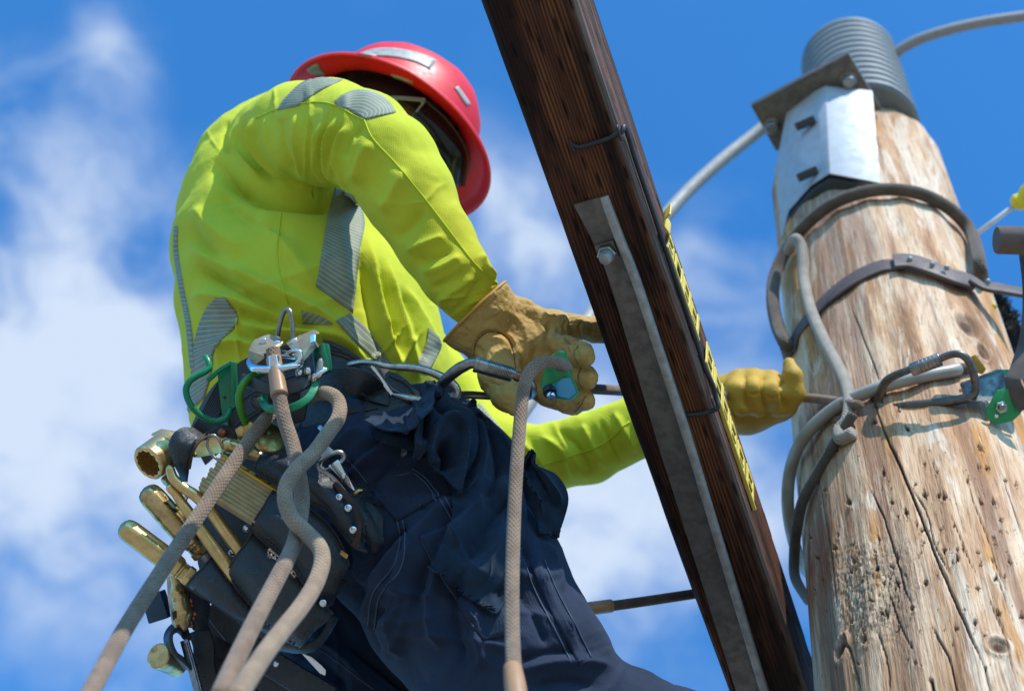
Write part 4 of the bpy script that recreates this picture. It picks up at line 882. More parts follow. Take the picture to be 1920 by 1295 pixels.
# ================================================================== hardware materials
def metal(name, c1, c2, rough=.35, met=1.0, sc=60, bump=.15, c3=None, t3=.62):
    t = NT(name); v = t.coord('Object'); n1 = t.noise(v, sc, 5, .6); c = t.mix(t.rng(n1, .35, .65), c1, c2)
    if c3: c = t.mix(t.rng(t.noise(v, sc*.55, 5, .65, .5), t3, t3+.1, 0, .85), c, c3)
    t.P(Base_Color=c, Metallic=met, Roughness=t.rng(n1, .3, .7, max(rough-.08, .03), rough+.1), Normal=t.bump(t.noise(v, sc*4, 3, .6), bump, .0006)); return t.m
galv = metal('galvanised_steel', (.36, .36, .35), (.27, .27, .265), .48, .6, 90, .2, (.20, .19, .17), .62)
galvd = metal('dull_galvanised_steel', (.165, .145, .122), (.115, .10, .085), .5, .5, 70, .2, (.11, .092, .075), .60)
galvb = metal('bright_galvanised_plate', (.42, .44, .46), (.37, .39, .41), .55, .15, 50, .08)
steel = metal('worn_steel', (.52, .50, .47), (.38, .36, .335), .34, 1.0, 120, .15, (.13, .10, .08), .62)
steeld = metal('dark_forged_steel', (.33, .30, .265), (.22, .20, .175), .36, 1.0, 110, .2, (.30, .24, .18), .64)
chrome = metal('bright_chrome', (.75, .76, .78), (.62, .63, .65), .12, 1.0, 60, .03)
gold = metal('gold_painted_tool', (.72, .50, .22), (.58, .39, .15), .30, .85, 70, .12, (.10, .065, .03), .64)
goldw = metal('worn_gold_paint', (.64, .46, .22), (.44, .30, .13), .32, .88, 90, .25, (.05, .038, .025), .53)
brass = metal('brass', (.55, .36, .13), (.38, .24, .08), .3, 1.0, 80, .1)
copper = metal('copper_rivet', (.42, .16, .09), (.28, .10, .06), .35, 1.0, 90, .2)
bluest = metal('blued_steel', (.30, .34, .38), (.16, .20, .25), .25, 1.0, 80, .2, (.08, .06, .05), .62)
def plastic(name, c, rough=.35, sc=90):
    t = NT(name); v = t.coord('Object'); n = t.noise(v, sc, 4, .6); t.P(Base_Color=t.mix(t.rng(n, .5, .75, 0, .5), c, tuple(q*.55+.01 for q in c)), Roughness=t.rng(n, .3, .7, rough-.08, rough+.12), Specular_IOR_Level=.5, Normal=t.bump(n, .06, .001)); return t.m
green = plastic('green_coated_metal', (.004, .19, .075), .3)
lime = plastic('light_green_coated_metal', (.055, .25, .012), .35)
gplas = plastic('green_anodised', (.010, .24, .065), .28)
grey = plastic('dark_grey_lever', (.035, .036, .04), .42)
yel = plastic('yellow_plastic_tag', (.62, .47, .07), .5)
ylw = plastic('yellow_cap', (.70, .58, .01), .4)
whitew = plastic('grey_covered_conductor', (.33, .32, .305), .55)
greyw = plastic('weathered_conductor', (.30, .27, .25), .6)
poly = plastic('grey_polymer_insulator', (.16, .185, .185), .5)
tape = plastic('tan_heat_shrink', (.36, .20, .10), .4, 60)
hose = plastic('pale_vinyl_hose', (.34, .31, .265), .35, 40)
web_ = NT('brown_nylon_webbing'); uvn = web_.n('ShaderNodeUVMap'); sp = web_.n('ShaderNodeSeparateXYZ', {'Vector': uvn.outputs[0]})
wv = web_.math('MULTIPLY', web_.math('SINE', web_.math('MULTIPLY', sp.outputs[1], 4200)), web_.math('SINE', web_.math('MULTIPLY', sp.outputs[0], 4200)))
vv = web_.coord('Object'); web_.P(Base_Color=web_.mix(web_.rng(web_.noise(vv, 30, 4), .35, .65), (.135, .10, .085), (.085, .063, .055)), Roughness=.85, Normal=web_.bump(wv, .5, .0006)); web = web_.m
bweb_ = NT('black_ribbed_webbing'); uvn = bweb_.n('ShaderNodeUVMap'); sp = bweb_.n('ShaderNodeSeparateXYZ', {'Vector': uvn.outputs[0]})
bweb_.P(Base_Color=(.018, .018, .022), Roughness=.7, Normal=bweb_.bump(bweb_.math('SINE', bweb_.math('MULTIPLY', sp.outputs[0], 2600)), .8, .0012)); bweb = bweb_.m
strapm = leather('brown_coated_strap', (.115, .085, .072), (.085, .062, .054), (.05, .038, .033), .5, 1.5, .3).m
def ropemat(name, c1, c2, dark, pitch=.0058, strands=20):
    t = NT(name); uvn = t.n('ShaderNodeUVMap'); s_ = t.n('ShaderNodeSeparateXYZ', {'Vector': uvn.outputs[0]}); u, v_ = s_.outputs[0], s_.outputs[1]
    a = t.math('MULTIPLY', u, strands/2); b = t.math('MULTIPLY', v_, 2*math.pi/pitch)
    w1 = t.math('SINE', t.math('ADD', a, b)); w2 = t.math('SINE', t.math('SUBTRACT', a, b)); h_ = t.math('MAXIMUM', w1, w2)
    v = t.coord('Object'); fz = t.noise(v, 900, 2, .6); n = t.noise(v, 45, 5, .62)
    c = t.mix(t.rng(n, .35, .65), c1, c2); c = t.mix(t.rng(h_, .5, .0, 0, .30), c, dark); c = t.mix(t.rng(t.noise(v, 260, 3, .6), .6, .72, 0, .7), c, dark)
    t.P(Base_Color=c, Roughness=.88, Specular_IOR_Level=.15, Sheen_Weight=.2, Normal=t.bump(t.math('ADD', h_, t.math('MULTIPLY', fz, .6)), .5, .0009)); return t.m
ropeb = ropemat('brown_braided_rope', (.26, .175, .115), (.18, .118, .078), (.06, .04, .03))
ropel = ropemat('tan_braided_rope', (.33, .225, .14), (.245, .162, .10), (.11, .07, .045))
ropeg = ropemat('pale_braided_rope', (.37, .315, .25), (.28, .235, .19), (.14, .115, .09))
roped = ropemat('dark_rope', (.125, .095, .072), (.085, .065, .05), (.035, .027, .022))

def tb(name, pts, r, mat, parent=None, k=14, closed=False, smooth=8, dome=False, cs=False):
    p = PP(pts) if not cs else np.asarray(pts); V, F_, U = tube(p, r, k, closed, smooth, dome); return mesh(name, V, F_, mat, parent, uv=U)
def rib(name, pts, w, th, mat, parent=None, ref=(0, 0, -1), smooth=8, rr=None, cs=False):
    p = PP(pts) if not cs else np.asarray(pts); p = cr(p, smooth) if smooth and len(p) > 2 else p
    rf = np.asarray(ref, float)
    if rf.ndim == 2: rf = cr(rf, smooth) if len(rf) > 2 else rf
    V, F_, U = sweep(p, rrect(th, w, min(th*.35, .002) if rr is None else rr), ref=rf); return mesh(name, V, F_, mat, parent, uv=U, sharp=40)
def pr_(name, pts, ext, mat, parent=None, bevel=.0008, seg=2):
    V, F_, U = prism(PP(pts), ext, bevel, seg); return mesh(name, V, F_, mat, parent, sharp=35)
def lt(name, c, axis, prof, mat, parent=None, k=28, sharp=35):
    V, F_, U = lathe(np.asarray(c, float), axis, prof, k); return mesh(name, V, F_, mat, parent, sharp=sharp)
def ball(name, c, r, mat, parent, flat=.6, ax=(0, 0, -1)):
    pf = [(r*flat*math.sin(a), r*math.cos(a)) for a in np.linspace(-.2, 1.5, 8)]; return lt(name, c, ax, pf, mat, parent, 18, None)
FRONT = np.array([0, 0, -1.0])
def quad(name, A, B, mat, parent, bulge=.0, thick=.004, nu=14, nv=22, n_out=FRONT, ease=.5, wr=None, sharp=None, edge=None):
    """leather panel between two lines A and B (px,px,depth), pillowed outwards"""
    a = cr(PP(A), 12) if len(A) > 2 else PP(A); b = cr(PP(B), 12) if len(B) > 2 else PP(B)
    def rs(q): l = np.concatenate([[0], np.cumsum(np.linalg.norm(np.diff(q, axis=0), axis=1))]); t = np.linspace(0, l[-1], nv+1); return np.stack([np.interp(t, l, q[:, i]) for i in range(3)], 1)
    a, b = rs(a), rs(b); u = np.linspace(0, 1, nu+1); w = np.linspace(0, 1, nv+1)
    G = a[:, None]*(1-u)[None, :, None]+b[:, None]*u[None, :, None]
    prof = (np.sin(math.pi*u)**ease)[None, :]*(.35+.65*np.sin(math.pi*np.clip(w, .0, 1))**.4)[:, None]
    G = G+np.asarray(n_out)*(bulge*prof)[..., None]
    gu = np.gradient(G, axis=1); gv = np.gradient(G, axis=0); N = nrm(np.cross(gu, gv)); N = np.where((N@np.asarray(n_out))[..., None] < 0, -N, N)
    q = G.reshape(-1, 3); G = (q+N.reshape(-1, 3)*(wob(q, 38, .0022, len(A)+int(A[0][0]) % 17)+wob(q, 95, .0007, 3))[:, None]).reshape(G.shape)
    if wr:
        q = folds(G.reshape(-1, 3), N.reshape(-1, 3), wr, -.3); G = q.reshape(G.shape)
    V, F_, U = sheet(G, N, thick, np.stack(np.broadcast_arrays(u[None, :]*.1, w[:, None]*.1), -1)); o = mesh(name, V, F_, mat, parent, uv=U, sharp=50)
    if edge is not None:
        for ln, rr_ in ((G[0], .0013), (G[:, 0], .0009), (G[:, -1], .0009)):
            q, f2, u2 = tube(ln+FRONT*.0004, rr_, 6, smooth=0); mesh('edge_binding', q, f2, edge, parent)
        k0 = max(1, nu//9)
        for ln in (G[2:-1, k0], G[2:-1, -1-k0]):
            for a in range(0, len(ln)-1): 
                q, f2, u2 = tube(np.array([ln[a]*.82+ln[a+1]*.18, ln[a]*.3+ln[a+1]*.7])+FRONT*.0006, .0006, 5, smooth=0); mesh('stitch', q, f2, edge, parent)
    return o

# ================================================================== crossarm brace, bolt, wire, tags
br = thing('crossarm_brace', 'galvanised angle-iron brace bolted along the underside of the crossarm', 'brace', P(1130, 430, 1.70))
def armpt(x, y, lift=0.0):
    # pixel -> point on the plane of the arm's underside
    d = P(x, y, 1.0); o_ = ctr+nb*chh/2; t = (o_@nb)/(d@nb); return d*t+nb*lift
Lp = [(1076, 383), (1110, 447), (1134, 500), (1153, 555), (1172, 616), (1197, 700)]+[(1232+(y-818)*.316, y) for y in (818, 980, 1150, 1320)]
Rp = [(1141, 364), (1164, 425), (1193, 498), (1215, 560), (1236, 622), (1262, 700)]+[(1300+(y-818)*.302, y) for y in (818, 980, 1150, 1320)]
A_ = cr(np.array([armpt(x, y, .003) for x, y in Lp]), 8); B_ = cr(np.array([armpt(x, y, .003) for x, y in Rp]), 8); n_ = len(A_)
# twist of the strap near its head: lower stretch stands a little off the wood
sso = np.clip((np.arange(n_)/n_-.15)/.3, 0, 1); off = nb*(sso*sso*.006)[:, None]
G = np.array([A_+(B_-A_)*t+off for t in np.linspace(0, 1, 7)]).transpose(1, 0, 2); Nn = np.broadcast_to(nb, G.shape)
V, F_, U = sheet(G, Nn, .004); mesh('strap', V, F_, galvd, br, sharp=40)
ridge = B_+off-nrm(B_-A_)*.0045; flh = np.interp(np.arange(n_)/n_, [0, .03, .2, 1], [.003, .008, .011, .012])
prof = rrect(1, .0052, .0016); prof[:, 0] = np.clip(prof[:, 0], -.5, .5)
Vs = []; T_, N2, B2 = frames(ridge, nb)
pp = np.array([(0, -.0026), (0, .0026), (1, .0026), (1.0, -.0026)])
pp = np.array([(0, -.0045), (0, .0045), (.9, .0042), (1.0, .0028), (1.0, -.0028), (.9, -.0042)])
V = (ridge[:, None]+N2[:, None]*(pp[None, :, :1]*flh[:, None, None])+B2[:, None]*pp[None, :, 1:]).reshape(-1, 3); kk = len(pp)
F_ = [(i*kk+j, i*kk+(j+1) % kk, (i+1)*kk+(j+1) % kk, (i+1)*kk+j) for i in range(n_-1) for j in range(kk)]+[tuple(range(kk)), tuple((n_-1)*kk+j for j in range(kk))]
mesh('flange', V, F_, metal('flange_zinc', (.38, .37, .35), (.27, .26, .24), .6, .3, 80, .15, (.18, .165, .145), .6), br, sharp=45)
bc = armpt(1139, 467, .004)
V, F_, U = box(bc+nb*.003, ad*.0105, ns*.0105, nb*.0025, .0008); mesh('square_washer', V, F_, galvd, br, sharp=35)
lt('nut', bc+nb*.005, nb, [(0, .0098), (.0, .0104), (.009, .0104), (.0105, .0090)], steeld, br, 6)
lt('bolt', bc+nb*.014, nb, [(0, .0070), (.010, .0070), (.013, .0060), (.014, .0040)], galv, br, 20)
wirem = plastic('black_wire', (.018, .018, .02), .5)
wire = thing('ground_wire', 'dark ground wire stapled along the edge of the crossarm', 'wire', P(1240, 400, 1.7))
def sidept(s, hgt, lift=.0): return ctr+ad*s+ns*(cw/2+lift)+nb*(chh/2-hgt)
def s_of(x, y): return (armpt(x, y)-ctr)@ad
wp = [armpt(1070, 268, .002)-0*ns]
pts = [armpt(985, 0, -.001), armpt(1010, 100, -.001), armpt(1040, 200, .000), armpt(1058, 245, .002), armpt(1070, 268, .0035), armpt(1085, 274, .004), armpt(1110, 268, .004), armpt(1145, 256, .004), armpt(1166, 246, .0035), sidept(s_of(1168, 240), .004, .004), sidept(s_of(1180, 262), .010, .004)]
for y in (300, 360, 420, 480, 540, 600, 660, 700): pts.append(sidept(s_of(1160+(y-245)*.345, y), .012, .003))
pts += [sidept(s_of(1325, 735), .009, .006), sidept(s_of(1335, 752), .003, .0055), armpt(1345, 762, .004), armpt(1318, 772, .004), armpt(1290, 775, .003), armpt(1262, 780, .002)]
tb('wire', pts[4:], .0026, wirem, wire, 8, smooth=5, cs=True)
for (x, y) in ((1075, 272), (1162, 247), (1338, 752)):
    q = armpt(x, y, .003); tb('staple', [q-ad*.008, q-ad*.006+nb*.005, q+ad*.006+nb*.005, q+ad*.008], .0013, wirem, wire, 6, smooth=3, cs=True)
# number tags along the side of the arm
def tags(name, label, x0, y0, x1, y1, n, seed, h0=.020, hh=.060, curl=False):
    rg = np.random.default_rng(seed); t = thing(name, label, 'number tags', sidept(s_of(x0, y0), h0), 'yellow number tag strips')
    s0, s1 = s_of(x0, y0), s_of(x1, y1); ln = (s1-s0)/n
    def bar(a, b, c, d, lift=.003, th=.0022, nm='tag_piece', tilt=0.0):
        pts_ = [sidept(a, c, lift), sidept(b, c, lift+tilt), sidept(b, d, lift+tilt), sidept(a, d, lift)]; V, F_, U = prism(np.array(pts_), ns*th, .0005, 1); mesh(nm, V, F_, yel, t, sharp=35)
    bar(s0, s1, h0, h0+.004, .0015, .0045, 'tag_rail')
    for i in range(n):
        a = s0+ln*i+.0015; b = a+ln-.003; c, d = h0+.0055, h0+hh; L_ = b-a; tl = rg.uniform(-.001, .003); lf = rg.uniform(.001, .003)
        k_ = rg.integers(0, 4)                          # stencilled plates: bars round open counters
        bar(a, a+L_*.24, c, d, lf, .0016, 'tag_plate', tl*.24); bar(b-L_*.24, b, c, d, lf+tl*.76, .0016, 'tag_plate', tl*.24)
        if k_ != 1: bar(a+L_*.24, b-L_*.24, c, c+.009, lf+.0002, .0015, 'tag_plate')
        if k_ != 2: bar(a+L_*.24, b-L_*.24, d-.009, d, lf+.0002, .0015, 'tag_plate')
        if k_ != 3: bar(a+L_*.24, b-L_*.24, (c+d)/2-.003, (c+d)/2+.003, lf+.0002, .0015, 'tag_plate')
    if curl:
        p = np.array([sidept(s0-.002, h0+.02, .004), sidept(s0-.012, h0+.02, .010), sidept(s0-.026, h0+.02, .008), sidept(s0-.034, h0+.02, .018)]); V, F_, U = sweep(cr(p, 6), rrect(.0018, .034, .0006), ref=ns); mesh('loose_end', V, F_, yel, t, sharp=40)
    return t
tags('number_tag_strip', 'upper strip of yellow number tags with a curled end on the crossarm side', 1272, 470, 1326, 650, 4, 3, curl=True)
tags('number_tag_strip', 'lower longer strip of yellow number tags on the crossarm side', 1335, 690, 1424, 972, 6, 8)

# ================================================================== bracket, insulator and conductors at the pole top
bk = thing('pole_top_bracket', 'galvanised steel bracket with dark top plate bolted to the pole top', 'bracket', P(1550, 330, 2.85))
UPc = _z
def face(name, pts, ext, mat, bev=.0015): return pr_(name, pts, ext, mat, bk, bev)
face('left_leg', [(1477, 197, 2.845), (1547, 161, 2.80), (1554, 326, 2.585), (1520, 348, 2.625), (1479, 395, 2.665), (1464, 452, 2.66), (1457, 300, 2.79)], np.array([.002, -.001, .006]), galvb)
face('right_leg', [(1547, 161, 2.80), (1636, 170, 2.785), (1651, 343, 2.545), (1556, 325, 2.585)], np.array([-.001, -.001, .006]), galvb)
face('gap_shade_plate', [(1481, 402, 2.655), (1522, 354, 2.625), (1556, 333, 2.59), (1640, 349, 2.545), (1602, 360, 2.555), (1545, 388, 2.615), (1488, 446, 2.66)], np.array([.0, .001, .006]), dkp.m)  # added black plate standing for the shade in the gap between bracket and pole
def onz(x, y, z):
    d = W(P(x, y, 1.0))-CAMPOS; return (z-CAMPOS[2])/d[2]
zpl = W(P(1547, 150, 2.80))[2]
pl_c = [(x, y, onz(x, y, zpl)) for x, y in ((1408, 199), (1591, 100), (1653, 205), (1455, 284))]
V, F_, U = prism(PP(pl_c), UPc*.016, .002, 2); mesh('top_plate', V, F_, galvd, bk, sharp=35)
for x, y, d in ((1447, 236, onz(1447, 236, zpl)), (1590, 150, onz(1590, 150, zpl))):
    lt('bolt', P(x, y, d)-UPc*.016, UPc, [(0, .010), (.004, .0125), (.012, .0125), (.013, .0155), (.018, .0155)], steeld, bk, 16)
for x, y, d in ((1509, 232, 2.745), (1513, 327, 2.632)):
    q = P(x, y, d); V, F_, U = box(q-np.array([0, 0, .004]), np.array([.016, .007, .0]), np.array([-.003, .0065, 0]), np.array([0, 0, .006]), .002); mesh('slot_bolt', V, F_, grey, bk, sharp=35)
V, F_, U = box(P(1596, 312, 2.628), np.array([.007, -.001, 0]), np.array([0, .003, 0]), np.array([0, 0, .004]), .001); mesh('stamped_slot', V, F_, grey, bk, sharp=35)
ins = thing('insulator', 'ribbed grey polymer insulator standing behind the bracket on the pole', 'insulator', P(1625, 250, 2.8))
pf = []
for i in range(13):
    z0 = i*.030
    pf += [(z0, .088), (z0+.005, .0955), (z0+.020, .0955), (z0+.025, .088)]
pf += [(13*.030, .088), (13*.030+.012, .080), (13*.030+.02, .05)]
lt('ribbed_body', P(1625, 250, onz(1625, 250, zpl)+.06), UPc, pf, poly, ins, 56, 30)
cn = tb('conductor', [(1640, 130, 3.14), (1700, 86, 3.12), (1760, 62, 3.10), (1840, 43, 3.08), (1960, 26, 3.05), (2100, 10, 3.0)], .0105, greyw, None, 12)
tag(cn, 'grey conductor leaving the insulator towards the upper right corner', 'power line', 'conductors at the pole top')
cn = tb('conductor', [(1560, 130, 3.14), (1440, 232, 3.12), (1345, 308, 3.05), (1252, 400, 2.95), (1110, 588, 2.72), (960, 800, 2.5), (840, 975, 2.38), (600, 1310, 2.2), (330, 1690, 2.02)], .0125, whitew, None, 12)
tag(cn, 'pale covered conductor passing behind the crossarm down to the left', 'power line', 'conductors at the pole top')

# ================================================================== ropes and straps round the pole
def around(pts, lift): return np.array([pole_hit(x, y, lift) for x, y in pts])
up_pts = [(1476, 652), (1458, 612), (1449, 560), (1457, 505), (1492, 442), (1560, 383), (1640, 357), (1720, 362), (1785, 395), (1822, 440), (1838, 506)]
ln_ = np.array([pole_hit(min(max(x, 1470), 1822), y, .013) for x, y in up_pts])
ln_ = np.array([P(x, y, q[2]-.004*(abs(x-1640) < 150)) for (x, y), q in zip(up_pts, ln_)])
ln_ = np.vstack([[P(1500, 700, 2.62)], [P(1484, 680, 2.50)], ln_, [P(1838, 540, 2.52)], [P(1815, 575, 2.62)]])
lr = thing('rope', 'dark rope looped round the pole below the bracket', 'rope', ln_[5]); tb('rope_loop', ln_, .0103, roped, lr, 14, cs=True)
tl = [(1478, 470), (1492, 448), (1504, 470), (1507, 520), (1520, 580), (1546, 640), (1577, 700), (1592, 745), (1590, 785), (1575, 805), (1577, 822), (1600, 812)]
dd_ = [2.50, 2.47, 2.45, 2.42, 2.36, 2.28, 2.19, 2.11, 2.05, 2.04, 2.03, 2.02]
tr_ = thing('rope', 'pale braided rope hanging down the pole to a knot with a frayed end', 'rope', P(1590, 785, 2.05))
tb('strand', [(x, y, min(d, pole_hit(max(x, 1492), y, .010)[2])) for (x, y), d in zip(tl, dd_)], .0086, ropeg, tr_, 14)
tb('knot', [(1568, 790, 2.045), (1590, 792, 2.02), (1608, 800, 2.03), (1604, 820, 2.045), (1582, 826, 2.05), (1567, 812, 2.055)], .0075, ropeb, tr_, 12, closed=True)
tb('knot_wrap', [(1572, 806, 2.03), (1588, 800, 2.015), (1604, 806, 2.02), (1608, 818, 2.03)], .0070, ropeg, tr_, 12, dome=True)
tb('tail', [(1600, 803, 2.02), (1616, 815, 2.015), (1632, 830, 2.01)], .0084, ropeg, tr_, 14)
tb('whipping', [(1629, 827, 2.011), (1637, 836, 2.008)], .0086, plastic('grey_tape', (.10, .10, .12)), tr_, 12, smooth=0)
rg = np.random.default_rng(5)
fr = [tube(PP([(1636, 836, 2.008), (1641+rg.uniform(-3, 4), 842+rg.uniform(-3, 3), 2.006), (1644+rg.uniform(-9, 6), 850+rg.uniform(-7, 6), 2.004+rg.uniform(-.004, .004))]), .0011, 5, smooth=3) for _ in range(22)]
V, F_, U = join(fr); mesh('frayed_end', V, F_, ropeg, tr_, uv=U)
st_pts = [(1478, 662), (1492, 630), (1520, 592), (1560, 552), (1605, 520), (1650, 500), (1684, 497)]
q = np.array([pole_hit(max(x, 1484), y, .004) for x, y in st_pts]); nn_ = np.array([nrm(pole_hit(max(x, 1484), y, .05)-pole_hit(max(x, 1484), y, .0)) for x, y in st_pts])
axis_c = Cf(np.array([PO[0], PO[1], 0.0])); 
def radial(p): w_ = W(p); r = w_-np.array([PO[0], PO[1], w_[2]]); return nrm(r@M3)
ps = thing('pole_strap', 'brown coated buckstrap buckled round the pole with metal studs', 'strap', q[3])
rib('strap', q, .033, .005, strapm, ps, ref=np.array([radial(a) for a in q]), cs=True)
s2 = [(1676, 490), (1706, 490), (1745, 502), (1785, 518), (1822, 528), (1845, 536), (1880, 542), (1935, 552)]
q2 = np.array([pole_hit(min(x, 1800), y, .012) for x, y in s2]); q2 = np.array([P(x, y, a[2]-(.0 if x < 1800 else -.02)) for (x, y), a in zip(s2, q2)])
rf2 = np.array([radial(a) for a in q2]); rf2[-3:] = rf2[-4]
rib('strap_end', q2, .040, .006, strapm, ps, ref=rf2, cs=True)
for x, y in ((1706, 486), (1748, 496), (1768, 512), (1775, 502), (1843, 540), (1852, 528)):
    p = np.array([x, y]); i_ = int(np.argmin([abs(x-a[0]) for a in s2])); ball('stud', P(x, y, q2[i_][2]-.006), .0042, galv, ps, .5)
rib('under_strap', np.array([P(x, y, d) for x, y, d in ((1700, 515, 2.42), (1760, 520, 2.40), (1810, 545, 2.40), (1838, 590, 2.38), (1848, 620, 2.36))]), .013, .004, roped, ps, cs=True)
tb('buckle_pin', [(1806, 548, 2.36), (1826, 568, 2.35), (1843, 590, 2.34)], .0050, steel, ps, 10)
tb('hook', [(1836, 560, 2.36), (1846, 575, 2.35), (1858, 580, 2.35), (1866, 572, 2.35)], .0045, ylw, ps, 8)
# black pile pad behind the pole's right edge
fz = thing('fleece_pad', 'black fuzzy fleece pad hanging beside the pole under the strap', 'pad', P(1880, 620, 2.5))
cz = [(1862, 575, 2.55, 22), (1880, 610, 2.53, 26), (1888, 645, 2.51, 24), (1892, 680, 2.49, 20), (1898, 710, 2.48, 16)]
p, r = px2(*cz); V, F_ = soft(chain(p, r), .01, .005); N_ = vnormals(V, F_); V = V+N_*(wob(V, 90, .006, 3)+wob(V, 220, .003, 5))[:, None]
fm = NT('black_fleece'); vv = fm.coord('Object'); fm.P(Base_Color=(.008, .008, .010), Roughness=.95, Normal=fm.bump(fm.noise(vv, 220, 4, .7), 1.0, .004)); mesh('pile', V, F_, fm.m, fz)
fl = []
for i in rg.choice(len(V), 700): 
    n0 = nrm(N_[i]+rg.normal(0, .5, 3)); fl.append(tube(np.array([V[i], V[i]+n0*.005, V[i]+nrm(n0+rg.normal(0, .5, 3))*.010]), np.array([.0012, .001, .0005]), 4, smooth=0))
A_, B_, U = join(fl); o = mesh('pile_fibres', A_, B_, fm.m, fz); o['kind'] = 'stuff'
# webbing loop and roll at the right edge
wl = thing('webbing_sling', 'brown webbing sling with a rolled end at the right edge', 'sling', P(1905, 600, 1.95))
rib('sling', [(1925, 470, 2.03), (1932, 540, 2.01), (1928, 620, 1.98), (1908, 690, 1.94), (1900, 720, 1.93), (1925, 765, 1.92)], .022, .003, web, wl, ref=(-.75, .1, -.65))
lt('rolled_end', P(1868, 450, 2.0), nrm(P(1960, 452, 2.0)-P(1868, 450, 2.0)), [(0, .004), (0, .0165), (.002, .0178), (.10, .0178)], web, wl, 28)
o_ = None
hs = thing('measuring_stick', 'thin white rod with a yellow tip beside the pole', 'rod', P(1860, 415, 2.6))
tb('rod', [(1800, 462, 2.62), (1905, 384, 2.58)], .0042, plastic('white_fibreglass', (.62, .64, .64), .3), hs, 12, smooth=0)
lt('tip', P(1900, 388, 2.58), nrm(P(1930, 362, 2.57)-P(1900, 388, 2.58)), [(0, .004), (.003, .012), (.012, .015), (.02, .012), (.028, .016), (.05, .016)], ylw, hs, 18)
# hose-covered lanyard and dark rope
ho = thing('lanyard_hose', 'pale vinyl hose covering the lanyard that wraps round the pole', 'hose', P(1559, 769, 2.07))
tb('hose', [(x, y, pole_hit(x, y, .010)[2]) for x, y in ((1797, 692), (1775, 697), (1721, 707), (1672, 720), (1624, 736), (1559, 769))]+[(1507, 820, 2.06), (1483, 876, 2.10), (1477, 940, 2.10), (1486, 1005, 2.12), (1505, 1060, 2.18), (1530, 1085, 2.3)], .0083, hose, ho, 16)
tb('core_rope', [(x, y, pole_hit(x, y, .010)[2]) for x, y in ((1760, 700), (1800, 690), (1840, 690))], .0062, roped, ho, 12)
dr = thing('rope', 'dark rope wrapped on the pole beneath the pale hose', 'rope', P(1537, 879, 2.02))
tb('strand', [(1600, 775, 1.985), (1572, 820, 1.985), (1537, 879, 1.985), (1507, 934, 1.985), (1494, 989, 1.99), (1489, 1045, 2.01), (1492, 1085, 2.06), (1515, 1125, 2.2)], .0068, roped, dr, 14)
# carabiner and cam grab on the pole
darkst = metal('blackened_steel', (.17, .155, .14), (.11, .10, .09), .4, .8, 110, .2, (.2, .17, .14), .64)
cb = thing('carabiner', 'dark steel screw-gate carabiner lying across the pole', 'carabiner', P(1740, 720, 1.985))
cbp = [(1648, 748, 1.998), (1662, 714, 1.978), (1705, 693, 1.958), (1745, 680, 1.948), (1785, 664, 1.938), (1808, 668, 1.933), (1822, 690, 1.933), (1829, 728, 1.938), (1815, 745, 1.943), (1760, 755, 1.958), (1705, 760, 1.973), (1665, 766, 1.993), (1650, 763, 1.998)]
tb('body', cbp, [.0054]*2+[.0046]*3+[.0050]*3+[.0060]*2+[.0056]*3, darkst, cb, 14, closed=True, smooth=6)
a_, b_ = P(1708, 694, 1.955), P(1780, 667, 1.938); lt('gate_sleeve', a_, b_-a_, [(0, .0068), (.001, .0080), (.004, .0084), (.036, .0084), (.038, .0072)], steeld, cb, 28)
for y0 in range(6): lt('knurl_ring', a_+(b_-a_)*(.25+.1*y0), b_-a_, [(0, .0082), (.0006, .0087), (.0012, .0082)], darkst, cb, 28)
tb('link', [(1600, 742, 2.05), (1612, 742, 2.045), (1626, 765, 2.035), (1622, 783, 2.035), (1606, 784, 2.04), (1601, 762, 2.045)], .0028, steeld, cb, 10, closed=True)
lt('eye_collar', P(1648, 735, 2.015), nrm(P(1647, 770, 2.02)-P(1648, 735, 2.015)), [(0, .0095), (.003, .0108), (.014, .0108), (.017, .0095)], grey, cb, 20)
cg = thing('rope_grab', 'green and silver cam rope grab at the right of the pole', 'rope grab', P(1870, 740, 1.965))
pr_('body', [(1806, 722, 1.955), (1880, 694, 1.965), (1896, 728, 1.955), (1860, 752, 1.935), (1815, 752, 1.935)], np.array([0, .002, .018]), darkst, cg, .002)
pr_('cheek_plate', [(1870, 731, 1.93), (1890, 728, 1.933), (1922, 742, 1.935), (1915, 775, 1.93), (1900, 789, 1.927), (1870, 796, 1.925), (1853, 786, 1.923), (1849, 770, 1.925), (1860, 750, 1.927)], np.array([0, 0, .005]), gplas, cg, .0018)
pr_('cheek_plate', [(1838, 714, 1.965), (1852, 700, 1.97), (1870, 692, 1.975), (1930, 694, 1.975), (1930, 706, 1.97), (1880, 704, 1.965), (1858, 712, 1.96)], np.array([0, 0, .005]), gplas, cg, .0015)
lt('pin', P(1877, 763, 1.927), FRONT, [(0, .0075), (.003, .0075), (.004, .006)], steel, cg, 6); lt('pin_core', P(1877, 763, 1.923), FRONT, [(0, .0042), (.005, .0040), (.006, .003)], steeld, cg, 16)
ball('rivet', P(1868, 780, 1.925), .0026, chrome, cg)
pr_('thumb_tab', [(1822, 668, 1.995), (1830, 664, 1.995), (1850, 692, 1.99), (1842, 702, 1.99), (1832, 698, 1.99)], np.array([0, 0, .006]), plastic('amber_tab', (.42, .22, .01)), cg, .0015)
rib('tail_strap', [(1880, 785, 1.965), (1905, 812, 1.975), (1935, 845, 1.995)], .014, .004, strapm, cg, ref=(-.5, .5, -.7))
